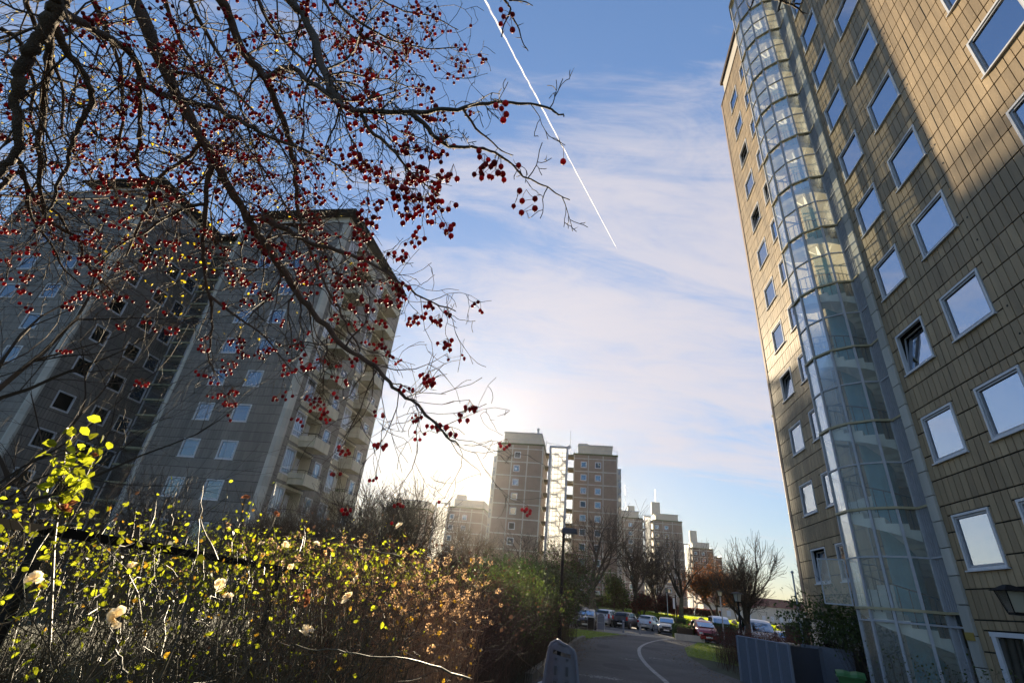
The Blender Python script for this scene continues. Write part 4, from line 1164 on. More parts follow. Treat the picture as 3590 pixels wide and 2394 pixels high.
def bare_tree(name, label, base, height, spread, seed, group='bare winter trees', trunk_h=0.25, tr=None, stems=1, dens=1.0, lean=(0, 0), bark=None, twig=None, leaves=None, minr=0.008, levels=4, up=0.06, cat='tree', fine=1.0, wig=.22):
    rnd = random.Random(seed)
    base = Vector(base); root = empty(name, base, 0, label, cat, group)
    tb = MB(); cb = MB(); lf = MB(); strokes = []; lpts = []
    tr = tr or height * 0.022
    def rec(p, d, L, r, lev, mb):
        n = 4 if lev < 3 else 3
        pts, d2 = branch_poly(rnd, p, d, L, n, wig if lev else wig * .45, up if lev else 0.02)
        r1 = r * (0.66 if lev < 2 else 0.55)
        strokes.append((mb, pts, [max(minr * (.75 if lev >= 4 else 1), r + (r1 - r) * i / n) for i in range(n + 1)], 7 if lev == 0 else (5 if lev == 1 else 3), rnd.random()))
        if leaves and lev >= levels - 1:
            for q in pts[1:]:
                for _ in range(leaves[1]):
                    if rnd.random() > leaves[3]: continue
                    lpts.append(q + rdir(rnd) * leaves[2] * 1.5)
        if lev >= levels: return
        nb = {0: rnd.choice((4, 5)), 1: 4, 2: 4, 3: 3}.get(lev, 3)
        nb = max(2, round(nb * dens)) if lev > 0 else nb
        for k in range(nb):
            t = rnd.uniform(0.35, 1.0) if lev > 0 else rnd.uniform(0.75, 1.0)
            i = min(n - 1, int(t * n)); q = pts[i].lerp(pts[i + 1], t * n - i) if i < n else pts[-1]
            ax = rdir(rnd); ax = (ax - d2 * ax.dot(d2)).normalized()
            a = rnd.uniform(0.35, 0.85) * (spread if lev < 2 else 1)
            nd = (d2 * math.cos(a) + ax * math.sin(a)).normalized()
            rec(q, nd, L * rnd.uniform(0.55, 0.9) * (1.4 if lev == 0 else 1), max(minr, r1 * rnd.uniform(.5, .8)), lev + 1, cb)
        # leader carries on
        if lev > 0 or True:
            rec(pts[-1], (d2 + rdir(rnd) * .15).normalized(), L * (0.75 if lev else 1.15), r1 * .9, lev + 1, cb)
    for s in range(stems):
        off = Vector((rnd.uniform(-1, 1), rnd.uniform(-1, 1), 0)) * (0.25 * (stems > 1)) * height * .1
        d = Vector((lean[0], lean[1], 1)) + (rdir(rnd) * .28 if stems > 1 else Vector((0, 0, 0))); d.normalize()
        if d.z < .5: d.z = .8; d.normalize()
        rec(off + Vector((0, 0, -.1)), d, height * trunk_h, tr * (1 if stems == 1 else .6), 0, tb)
    # scale to the wished height
    mx = max(p.z for st_ in strokes for p in st_[1]); k = height / mx
    for (m_, pts, rr, n_, t_) in strokes: m_.tube([p * k for p in pts], rr, n_, t_)
    for q in lpts: leaf(lf, rnd, q * k, leaves[2])
    tb.build('trunk', bark or m_bark, root); cb.build('crown', twig or m_twig, root)
    if leaves and lf.n: lf.build('leaves', leaves[0], root)
    return root

def leaf(mb, rnd, c, s, fold=True, droop=0.0):
    a = rdir(rnd); b = rdir(rnd); b = (b - a * b.dot(a)).normalized(); n = a.cross(b)
    c = Vector(c); a *= s; b *= s * .42
    t = rnd.random(); m1 = c + a * 0.35 ; k = n * s * .12
    p0, p1 = c - a * .5, c + a * .55
    mb.poly([tuple(p0), tuple(c - a * .2 + b * .8 + k), tuple(c + a * .2 + b * .75 + k), tuple(p1)], t)
    mb.poly([tuple(p1), tuple(c + a * .2 - b * .75 + k), tuple(c - a * .2 - b * .8 + k), tuple(p0)], t)

def base_at(px, py, D):
    x, y, _ = at(px, py, D)
    p = x * CA - y * SA; q = x * SA + y * CA
    return (x, y, zg(p, q))
def top_h(px, py, D, base): return at(px, py, D)[2] - base[2]

def trees():
    mx = lambda x, y: (1600 + x / 1.7155, 1480 + y / 1.7155)
    sx = lambda x, y: (1950 + x / 2.94, 2050 + y / 2.94)
    def T(label, b, t, D, spread, seed, **k):
        bs = base_at(*b, D); h = top_h(*t, D, bs)
        return bare_tree(k.pop('name', 'bare_tree'), label, bs, h, spread, seed, **k)
    T('tall bare tree with a forked trunk, nearest the right edge of the sunlit stair', mx(825, 1105), mx(840, 425), 82, 1.1, 3, trunk_h=.3, tr=.55, minr=.024, bark=m_bark2, twig=m_twig, levels=5, dens=.7)
    T('bare tree right of the forked one, its crown before the gap between towers', mx(1070, 1130), mx(1065, 560), 84, .95, 8, trunk_h=.2, tr=.46, minr=.023, bark=m_bark2, twig=m_twig, levels=5, dens=.8)
    T('slender upright bare tree left of the orange leaved tree', mx(1350, 1120), mx(1310, 620), 88, .85, 12, trunk_h=.2, tr=.4, minr=.022, bark=m_bark2, twig=m_twig, levels=5, dens=.6, up=.11)
    T('thin multi-stemmed bare tree before the twin towers with two lift housings', mx(1210, 1090), mx(1225, 700), 96, .6, 14, stems=3, trunk_h=.25, tr=.36, minr=.022, levels=4, up=.12)
    T('dark spindly tree with a pointed crown in front of the left block windows', mx(455, 960), mx(425, 590), 46, .9, 17, trunk_h=.2, tr=.22, minr=.016, levels=5, dens=.75)
    T('bushy dark tree half hiding the foot of the sunlit stair', mx(600, 950), mx(560, 690), 44, .9, 19, stems=3, trunk_h=.2, tr=.14, minr=.014, levels=5, dens=.8, leaves=(m_dleaf, 1, .13, .35), name='leafy_tree', group='small leafy trees')
    T('low thin tree with sparse green leaves left of the spindly dark one', mx(290, 960), mx(270, 740), 44, 1, 23, stems=3, trunk_h=.2, tr=.12, minr=.014, levels=5, dens=.7, leaves=(m_dleaf, 1, .1, .2), name='leafy_tree', group='small leafy trees')
    T('small dark evergreen between the trunks behind the black car', mx(945, 1110), mx(940, 900), 80, .5, 29, trunk_h=.1, tr=.14, minr=.02, levels=4, leaves=(m_dleaf, 2, .2, .7), name='evergreen_tree', group='small evergreens')
    T('second dark evergreen, just right of the tall forked trunk', mx(1010, 1110), mx(1010, 960), 82, .5, 30, trunk_h=.1, tr=.12, minr=.02, levels=4, leaves=(m_dleaf, 2, .2, .7), name='evergreen_tree', group='small evergreens')
    T('low shrubby tree with dull red leaves between two bare trunks', mx(1120, 1120), mx(1110, 1010), 84, 1.1, 33, stems=3, trunk_h=.15, tr=.1, minr=.02, levels=4, leaves=(m_rleaf, 2, .14, .45), name='red_leaved_tree', group='dull red shrubby trees')
    T('wider dull red tree in front of the two-lift towers', mx(1260, 1110), mx(1250, 1020), 90, 1.3, 35, stems=4, trunk_h=.15, tr=.1, minr=.02, levels=4, leaves=(m_rleaf, 2, .14, .45), name='red_leaved_tree', group='dull red shrubby trees')
    T('tree still holding orange autumn leaves beyond the lawn', mx(1560, 1150), mx(1530, 780), 92, 1.15, 37, stems=2, trunk_h=.2, tr=.36, minr=.022, levels=5, dens=.9, leaves=(m_oleaf, 1, .17, .22), name='autumn_tree', group='autumn trees', twig=m_twig2)
    T('smaller autumn tree with rusty leaves right of the orange one', mx(1690, 1150), mx(1700, 900), 96, 1.1, 39, stems=2, trunk_h=.2, tr=.2, minr=.022, levels=5, dens=.8, leaves=(m_oleaf, 1, .16, .10), name='autumn_tree', group='autumn trees', twig=m_twig2)
    T('big wide bare tree beside the lantern post, with a short thick trunk', sx(1950, 450), (2660, 1850), 46, 1.2, 41, trunk_h=.16, tr=.3, minr=.013, levels=5, dens=1.0, up=.09, lean=(.05, 0))
    T('bare tree with sprawling limbs left of the tower hiding the sun', (1645, 2030), (1655, 1815), 55, 1.35, 43, trunk_h=.24, tr=.3, minr=.02, levels=5, dens=.9, twig=m_twig2)
    T('large dark bare tree fanning its limbs before the dark far block', (1390, 2055), (1440, 1630), 26, 1.3, 46, trunk_h=.22, tr=.22, minr=.010, levels=5, dens=1.05, lean=(.12, 0))
    T('twin-stemmed bare tree at the corner of the balcony tower', (1312, 2010), (1345, 1620), 27, .9, 48, stems=2, trunk_h=.3, tr=.2, minr=.010, levels=5, dens=.85, lean=(-.02, 0))
    T('small yellow-leaved tree under the last balconies', (1200, 1960), (1215, 1750), 20, 1.1, 50, trunk_h=.2, tr=.1, minr=.006, levels=5, dens=.8, leaves=(m_yleaf, 1, .045, .08), name='yellow_leaved_tree', group='yellow leaved trees')
    T('dense brown twiggy tree in front of the balcony column', (1120, 2000), (1075, 1690), 18, 1.25, 52, stems=3, trunk_h=.12, tr=.07, minr=.005, levels=5, dens=1.05, twig=m_twig2)
    T('dense brown shrubby tree before the corner strip of the balcony tower', (960, 1990), (930, 1700), 19, 1.25, 54, stems=3, trunk_h=.12, tr=.07, minr=.005, levels=5, dens=.95, twig=m_twig2)
    T('flat-topped dark small tree under the lowest front windows of the balcony tower', (560, 1850), (600, 1625), 15, 1.5, 56, trunk_h=.25, tr=.09, minr=.005, levels=5, dens=.95)
    T('bare tree rising behind the bin store, against the sunlit far tower', (2900, 2190), (2790, 1880), 34, .95, 61, trunk_h=.2, tr=.15, minr=.01, levels=5, dens=.85, lean=(-.08, 0))
    T('thin bare tree at the foot of the beige tower, right of the flagpole', (2960, 2190), (2850, 1960), 27, .9, 63, stems=2, trunk_h=.2, tr=.08, minr=.007, levels=5, dens=.7)
    # left edge: large dark tree, limbs reaching in from outside the frame
    bs = base_at(-420, 1900, 13)
    bare_tree('bare_tree', 'large dark bare tree reaching in from the left edge', bs, 9.0, 1.3, 71, trunk_h=.2, tr=.17, minr=.003, levels=5, dens=.8)
    bs = base_at(120, 1950, 15)
    bare_tree('bare_tree', 'low dark bare tree behind the tall rose sprig, at the foot of the left block', bs, 4.6, 1.3, 73, trunk_h=.15, tr=.08, minr=.003, levels=5, dens=.85)
    # yellow birch at the far left
    bs = (-8.7, 3.2, 0)
    bare_tree('birch_tree', 'birch with small bright yellow leaves at the upper left edge', bs, 13.5, .45, 75, group='yellow leaved trees', trunk_h=.5, tr=.12, minr=.003, levels=5, dens=.8, up=.03, leaves=(m_yleaf, 1, .055, .5))
trees()

# ------------------------------------------------------------------ the hawthorn overhead
HB = [  # main limbs: ([(pixel x, y, distance)...], start radius, end radius, twig spacing, twig length, berry probability)
 ([(450,-60,2.5),(519,122,2.4),(588,275,2.35),(657,397,2.3),(733,527,2.2),(770,600,2.15),(819,684,2.1),(868,768,2.05),(911,839,2.0),(967,909,1.95),(1016,993,1.9),(1058,1049,1.85),(1121,1119,1.8),(1191,1196,1.75),(1261,1253,1.7),(1332,1302,1.65),(1381,1358,1.6),(1444,1407,1.55),(1514,1470,1.5),(1570,1526,1.5),(1609,1560,1.5)], .023, .0025, .085, .34, .8),
 ([(735,-60,2.3),(769,0,2.2),(816,84,2.2),(858,193,2.15),(920,261,2.1),(952,335,2.1),(1004,460,2.1),(1017,502,2.1),(1033,601,2.1),(1043,700,2.1),(1051,775,2.05),(1093,895,2.0),(1135,979,2.0),(1184,1077,1.95),(1226,1161,1.9),(1262,1230,1.9)], .017, .0025, .085, .32, .8),
 ([(920,261,2.1),(942,269,2.0),(994,243,1.9),(1036,246,1.8),(1072,282,1.7),(1130,314,1.55),(1193,366,1.4),(1266,392,1.3),(1371,390,1.25),(1475,390,1.2),(1554,387,1.15),(1632,376,1.15),(1711,358,1.15),(1789,363,1.15),(1888,374,1.15),(1946,390,1.15),(1977,410,1.15)], .011, .0018, .13, .10, .12),
 ([(1444,397,1.2),(1501,450,1.18),(1528,486,1.16),(1575,512,1.15),(1658,515,1.12),(1716,528,1.1),(1779,565,1.1),(1836,617,1.1),(1920,659,1.1),(1998,701,1.1)], .0062, .0013, .10, .08, .12),
 ([(1266,403,1.3),(1297,455,1.28),(1350,502,1.25),(1402,554,1.22),(1423,591,1.22),(1465,622,1.2),(1507,659,1.2),(1543,685,1.2)], .0055, .0014, .055, .13, .9),
 ([(1622,380,1.15),(1669,450,1.13),(1716,492,1.12),(1758,528,1.1),(1800,545,1.1)], .0032, .0010, .10, .06, .0),
 ([(960,-60,1.9),(1000,-20,1.9),(1046,31,1.85),(1083,89,1.8),(1125,225,1.65),(1162,314,1.5),(1193,366,1.42)], .014, .010, .09, .3, .8),
 ([(215,-60,2.0),(204,0,2.0),(199,31,2.0),(173,78,2.0),(141,141,2.0),(105,188,2.0),(78,251,2.0),(58,293,2.0),(58,377,2.0),(68,445,2.0),(58,544,2.0),(21,580,2.0),(-20,630,2.0)], .023, .009, .10, .3, .25),
 ([(204,20,2.1),(220,42,2.1),(314,99,2.2),(387,136,2.25),(450,183,2.3),(486,225,2.3),(484,293,2.3),(492,366,2.3),(492,450,2.3),(486,523,2.3),(479,575,2.3),(507,617,2.3),(528,675,2.3),(560,760,2.3)], .016, .004, .09, .32, .55),
 ([(183,68,2.1),(209,131,2.1),(246,194,2.1),(293,256,2.1),(319,314,2.1),(314,377,2.1),(282,434,2.1),(251,507,2.1),(241,554,2.1),(225,601,2.1),(199,659,2.1),(178,717,2.1),(150,790,2.1)], .013, .003, .09, .28, .5),
 ([(167,94,2.2),(167,183,2.2),(167,277,2.25),(152,366,2.3),(146,445,2.3),(136,549,2.3),(141,654,2.3),(154,740,2.3),(210,800,2.3),(267,831,2.3),(295,902,2.3),(337,965,2.3),(393,1021,2.3),(435,1063,2.3)], .013, .002, .09, .26, .7),
 ([(486,293,2.3),(549,324,2.25),(601,345,2.2),(706,366,2.1),(774,390,2.0),(863,434,1.9),(941,476,1.8),(1020,512,1.75),(1098,536,1.7),(1180,580,1.6),(1240,640,1.55)], .012, .002, .075, .3, .9),
 ([(596,256,2.35),(680,261,2.3),(743,293,2.2),(816,324,2.1),(900,400,2.0),(960,470,1.9),(1040,600,1.8)], .008, .002, .075, .28, .8),
 ([(701,502,2.2),(669,544,2.2),(591,596,2.2),(549,643,2.2),(528,695,2.2),(502,763,2.2),(470,830,2.2),(440,900,2.2)], .009, .003, .08, .24, .7),
 ([(740,560,2.2),(737,600,2.15),(722,705,2.1),(712,845,2.1),(715,937,2.1),(737,1049,2.1),(744,1147,2.1),(733,1245,2.1),(750,1300,2.1)], .011, .002, .085, .26, .8),
 ([(722,717,2.1),(643,732,2.1),(549,785,2.1),(497,820,2.1),(430,850,2.1),(330,930,2.1)], .007, .002, .08, .22, .7),
 ([(868,765,2.05),(946,779,1.95),(1037,825,1.85),(1093,853,1.8),(1191,881,1.7),(1296,923,1.6),(1374,972,1.5),(1437,1014,1.45),(1507,1056,1.45),(1598,1091,1.45)], .011, .0018, .07, .22, .95),
 ([(737,1040,2.1),(800,1090,2.05),(860,1130,2.0),(930,1180,2.0),(990,1260,1.95),(1020,1300,1.9)], .006, .002, .08, .2, .8),
 ([(-60,700,2.3),(20,640,2.3),(70,600,2.3),(126,705,2.3),(203,751,2.3),(250,830,2.3)], .010, .003, .09, .26, .6),
 ([(60,560,2.3),(90,640,2.3),(110,760,2.3),(180,860,2.3),(230,950,2.3),(300,1010,2.3)], .007, .002, .08, .24, .7),
 ([(560,-60,2.9),(620,120,2.9),(700,260,2.8),(800,420,2.7),(900,560,2.6),(990,700,2.5),(1060,830,2.4)], .010, .003, .08, .34, .8),
 ([(880,-60,2.4),(950,90,2.3),(1060,210,2.2),(1180,330,2.1),(1290,420,2.0),(1380,500,1.9)], .008, .002, .065, .28, 1.0),
 ([(1150,-60,2.1),(1190,20,2.1),(1290,100,2.0),(1400,150,2.0),(1500,170,2.0),(1610,168,2.0)], .007, .0015, .07, .22, .9),
 ([(1280,-60,2.2),(1340,0,2.2),(1420,40,2.1),(1520,60,2.1),(1607,106,2.1)], .005, .0015, .08, .18, .7),
 ([(1100,-60,2.4),(1170,60,2.3),(1250,140,2.2),(1370,170,2.1),(1440,240,2.1),(1490,300,2.0)], .006, .0015, .07, .2, .9),
 ([(300,-60,2.7),(360,80,2.7),(420,240,2.7),(430,420,2.7),(400,600,2.7),(420,760,2.6)], .011, .003, .085, .32, .6),
 ([(650,-60,2.8),(690,60,2.8),(780,210,2.8),(830,330,2.7),(880,480,2.6),(930,640,2.5)], .011, .003, .08, .32, .8),
 ([(80,-60,2.6),(110,60,2.6),(180,200,2.6),(220,330,2.6),(220,470,2.6),(330,640,2.6)], .010, .003, .085, .32, .45),
 ([(0,100,2.4),(70,150,2.4),(120,300,2.4),(110,420,2.4),(160,560,2.4),(90,700,2.4)], .008, .003, .085, .28, .3),
 ([(1762,-40,1.3),(1768,0,1.3),(1784,21,1.3),(1789,42,1.3),(1768,89,1.3),(1758,131,1.3)], .0035, .0012, .3, .05, .0),
 ([(1789,42,1.3),(1800,68,1.3),(1820,105,1.3),(1831,146,1.3),(1852,180,1.3)], .0025, .001, .3, .05, .0),
 ([(1784,3,1.3),(1831,5,1.3),(1868,21,1.3)], .002, .001, .3, .05, .0),
 ([(2690,-30,1.5),(2720,-5,1.5),(2751,5,1.5),(2777,18,1.5),(2814,10,1.5)], .005, .0015, .3, .05, .0),
 ([(2777,18,1.5),(2798,31,1.5),(2816,52,1.5)], .003, .0015, .3, .05, .0),
 ([(2740,-10,1.5),(2733,18,1.5),(2728,42,1.5)], .003, .0015, .3, .05, .0),
 ([(2645,-30,1.5),(2638,10,1.5),(2625,38,1.5)], .003, .0015, .3, .05, .0),
]
def hawthorn():
    rnd = random.Random(77)
    tx, ty = -2.9, -0.6
    root = empty('hawthorn_tree', (tx, ty, 0), 0, 'hawthorn hung with dark red haws, its bare limbs spreading overhead from the upper left', 'tree')
    org = (tx, ty, 0)
    limbs = MB(org); twigs = MB(org); stalks = MB(org); clusters = []
    crot = Vector((tx + .1, ty + .1, 2.3))
    down = Vector((0, 0, -1))
    camp = Vector((0, 0, EYE))
    def smooth(P, sub=3):
        out = []
        for i in range(len(P) - 1):
            p0 = P[max(i - 1, 0)]; p1 = P[i]; p2 = P[i + 1]; p3 = P[min(i + 2, len(P) - 1)]
            for k in range(sub):
                t = k / sub
                out.append(0.5 * ((2 * p1) + (-p0 + p2) * t + (2 * p0 - 5 * p1 + 4 * p2 - p3) * t * t + (-p0 + 3 * p1 - 3 * p2 + p3) * t ** 3))
        out.append(P[-1]); return out
    def cluster(p, n):
        # a bunch of haws hanging on thin stalks
        d = (p - camp).length
        base = p + down * rnd.uniform(.004, .012)
        bs = []
        for i in range(n):
            o = rdir(rnd); o.z = -abs(o.z) * .7 - .3
            q = base + o * rnd.uniform(.012, .028)
            for (b, r) in bs:
                if (b - q).length < .011: q = q + (q - b).normalized() * .008 if (q - b).length > 1e-5 else q + Vector((.008, 0, 0))
            bs.append((q, rnd.uniform(.0052, .0068)))
            stalks.tube([p, (p + q) / 2 + rdir(rnd) * .003, q], .0006, 3)
        clusters.append((d, bs))
    def twig(p, d, L, r, lev, pb):
        n = 5 if lev == 0 else 4
        pts = [p.copy()]; dd = d.copy(); q = p.copy()
        for i in range(n):
            dd = (dd + rdir(rnd) * .42 + down * .05).normalized(); q = q + dd * (L / n); pts.append(q.copy())
        if (q - camp).length < .9: return
        twigs.cur = rnd.random()
        twigs.tube(pts, [max(.0009, r * (1 - .6 * i / n)) for i in range(n + 1)], 3 if lev else 4)
        if rnd.random() < .25:   # a thorn
            i = rnd.randrange(1, n); twigs.tube([pts[i], pts[i] + rdir(rnd) * rnd.uniform(.012, .025)], [.0012, .0002], 3)
        if lev < 2:
            for k in range(rnd.choice((2, 3, 3)) if lev == 0 else rnd.choice((1, 1, 2))):
                i = rnd.randrange(1, n); nd = (dd + rdir(rnd) * 1.1).normalized()
                twig(pts[i].lerp(pts[i + 1], rnd.random()), nd, L * rnd.uniform(.4, .7), max(.0009, r * .6), lev + 1, pb)
        if rnd.random() < pb * (.27 if lev else .38): cluster(pts[-1], rnd.choice((1, 2, 3, 4, 4, 5, 6, 7)))
    for (pl, r0, r1, sp, tl, pb) in HB:
        P = [Vector(atd(x, y, d)) for x, y, d in pl]
        if pl[0][1] < -20 or pl[0][0] < -20:      # limb comes from the crotch outside the picture
            ext = [crot.lerp(P[0], .5) + Vector((0, 0, .35)), P[0]] if pl[0][0] < 1700 else None
            if ext is None:
                ext = [Vector(atd(1500 if pl[0][0] < 2000 else 2300, -420, 1.9)), Vector(atd(pl[0][0] - 120, -200, 1.6)), P[0]]
            E_ = smooth([crot] + ext, 4)
            limbs.tube(E_, [r0 * (1.5 - .5 * i / (len(E_) - 1)) for i in range(len(E_))], 6)
        S = smooth(P)
        # knobbly
        S = [s_ + rdir(rnd) * min(.006, r0 * .35) * (0 if i in (0, len(S) - 1) else 1) for i, s_ in enumerate(S)]
        m = len(S)
        R = [r0 + (r1 - r0) * (i / (m - 1)) ** .8 for i in range(m)]
        R = [r * rnd.uniform(.9, 1.12) for r in R]
        limbs.cur = rnd.random(); limbs.tube(S, R, 8 if r0 > .01 else 5)
        if tl > .06 :
            L = sum((S[i + 1] - S[i]).length for i in range(m - 1)); acc = 0; nxt = rnd.uniform(0, sp)
            for i in range(m - 1):
                seg = (S[i + 1] - S[i]); l = seg.length; t_ = seg.normalized()
                while acc + l > nxt:
                    q = S[i] + t_ * (nxt - acc)
                    side = rdir(rnd); side = (side - t_ * side.dot(t_)).normalized()
                    d = (t_ * rnd.uniform(.25, .9) + side + down * .12).normalized()
                    # keep the twigs away from the lens
                    away = (q - camp).normalized(); d = (d + away * max(0, -.4 * d.dot(away))).normalized()
                    twig(q, d, tl * rnd.uniform(.5, 1.15), max(.0013, min(.0035, R[i] * .35)), 0, pb)
                    nxt += sp * rnd.uniform(.4, 1.1) * .55
                acc += l
        else:
            for i in range(2, m - 1, 3): limbs.tube([S[i], S[i] + rdir(rnd) * .015], [r1 * 1.2, .0004], 3)
    for (x, y, d, n) in ((1789, 50, 1.3, 5), (1815, 672, 1.1, 2), (1868, 716, 1.1, 2), (1845, 665, 1.1, 2), (1700, 540, 1.1, 6), (1690, 575, 1.1, 7), (1560, 620, 1.2, 5), (1590, 575, 1.15, 4), (1480, 580, 1.2, 6), (1450, 700, 1.2, 6), (1520, 690, 1.2, 6), (1440, 740, 1.2, 6), (1390, 700, 1.2, 3), (1580, 705, 1.2, 3), (1280, 560, 1.3, 9), (1320, 590, 1.3, 9), (1250, 500, 1.3, 5), (1600, 470, 1.15, 1), (1300, 130, 1.6, 8), (1260, 110, 1.6, 6), (1310, 310, 1.5, 9), (1290, 240, 1.5, 6), (1340, 50, 1.7, 6), (1700, 600, 1.12, 1), (1765, 545, 1.1, 1), (1800, 560, 1.1, 1), (1100, 15, 1.6, 9), (950, 110, 1.7, 6), (1500, 1055, 1.45, 6), (1540, 1100, 1.4, 7), (1570, 1185, 1.4, 6), (1450, 1110, 1.5, 5), (1530, 1475, 1.5, 6), (1420, 1350, 1.55, 6), (1340, 1430, 1.6, 4), (1350, 1120, 1.6, 5), (1240, 1250, 1.7, 6)):
        p = Vector(atd(x, y, d)); cluster(p, n)
    # trunk
    tk = MB(org)
    tk.tube([(tx, ty, -.1), (tx + .02, ty, .4), (tx - .03, ty + .04, 1.1), (tx + .04, ty + .08, 1.8), tuple(crot), tuple(crot + Vector((.02, .05, .2)))], [.17, .13, .115, .11, .10, .06], 12)
    tk.build('trunk', m_haw, root)
    lo = limbs.build('limbs', m_haw, root, smooth=True)
    twigs.build('twigs', m_haw, root)
    stalks.build('berry_stalks', m_ped, root)
    clusters.sort(key=lambda c: c[0])
    rest = MB(org)
    for i, (d, bs) in enumerate(clusters):
        near = i < 100
        mb = MB(org) if near else rest
        for (b, r) in bs:
            mb.sphere(b, r, 9 if near else 6, 7 if near else 4, 1.08, rnd.random())
            mb.cur = .0
            if near: mb.tube([b + down * r * .95, b + down * (r + .0035)], [.0022, .0012], 4)
            if near and b is not bs[0][0]: mb.tube([b, bs[0][0]], [.0006, .0006], 3)
        if near: mb.build('berry_cluster', m_berry, root, smooth=True)
    o = rest.build('berries', m_berry, root, smooth=True); o['kind'] = 'stuff'
    print('clusters', len(clusters))
hawthorn()

# ------------------------------------------------------------------ foreground shrubs, rail, child seat
def shrub(name, label, cat, group, regions, n, hfun, mats, seed, twigs=6, tl=.22, r=.004, leaves=None, heads=None, zmin=.0, wig=.16, lean=(0, 0), tip=None, step=7, mind=1.35, azmax=None, yf=.3):
    """many stems rising from regions [(x, y, rx, ry)], with side twigs, leaves and dry flower heads"""
    rnd = random.Random(seed)
    ox = sum(g[0] for g in regions) / len(regions); oy = sum(g[1] for g in regions) / len(regions)
    root = empty(name, (ox, oy, 0), 0, label, cat, group)
    org = (ox, oy, 0)
    st = MB(org); lf = MB(org); hd = MB(org)
    wts = [g[2] * g[3] for g in regions]
    for i in range(n):
        g = rnd.choices(regions, wts)[0]
        a = rnd.uniform(0, 6.283); k = math.sqrt(rnd.random())
        x, y = g[0] + g[2] * k * math.cos(a), g[1] + g[3] * k * math.sin(a)
        h = hfun(x, y) * rnd.uniform(.72, 1.04)
        d = Vector((rnd.gauss(lean[0], .22), rnd.gauss(lean[1], .22), 1)).normalized()
        p = Vector((x, y, zmin)); pts = [p.copy()]
        while p.z < h and len(pts) < 26:
            d = (d + rdir(rnd) * wig + Vector((0, 0, .03))).normalized(); p = p + d * ((h - zmin) / step); pts.append(p.copy())
        m = len(pts)
        st.cur = rnd.random()
        if min(math.hypot(p_.x, p_.y) for p_ in pts[m // 2:]) < mind: continue
        if azmax is not None and max(p_.x - math.tan(math.radians(azmax)) * p_.y for p_ in pts) > 0: continue
        rr = r * rnd.uniform(.5, 1.3)
        st.tube(pts, [max(.0008, rr * (1 - .75 * j / m)) for j in range(m)], 4 if rr > .003 else 3)
        for t in range(twigs):
            j = rnd.randrange(max(1, int(m * .45)), m); q = pts[j]
            if j < m - 1: q = pts[j].lerp(pts[j + 1], rnd.random())
            e = rdir(rnd); e.z = abs(e.z) * .9 + .15; e.normalize()
            L = tl * rnd.uniform(.4, 1.2); tp = [q.copy()]; w = q.copy()
            for s_ in range(3):
                e = (e + rdir(rnd) * .4).normalized(); w = w + e * L / 3; tp.append(w.copy())
            st.tube(tp, [max(.0008, rr * .4), max(.0008, rr * .33), .001, .0007], 3)
            if leaves:
                for q2 in tp[1:]:
                    if rnd.random() < leaves[2] * leaves[3](q2): 
                        leaf(lf if len(leaves) < 5 or rnd.random() > yf else hd, rnd, q2 + rdir(rnd) * .02, leaves[1] * rnd.uniform(.6, 1.25))
            if heads and rnd.random() < heads[1](tp[-1]):
                c = tp[-1]
                for z in range(rnd.randrange(8, 18)):
                    leaf(hd, rnd, c + rdir(rnd) * heads[2], heads[3])
    st.build('stems', mats[0], root)
    if lf.n: lf.build('leaves', mats[1], root)
    if hd.n: hd.build('flower_heads' if heads else 'yellowed_leaves', mats[2], root)
    return root, rnd

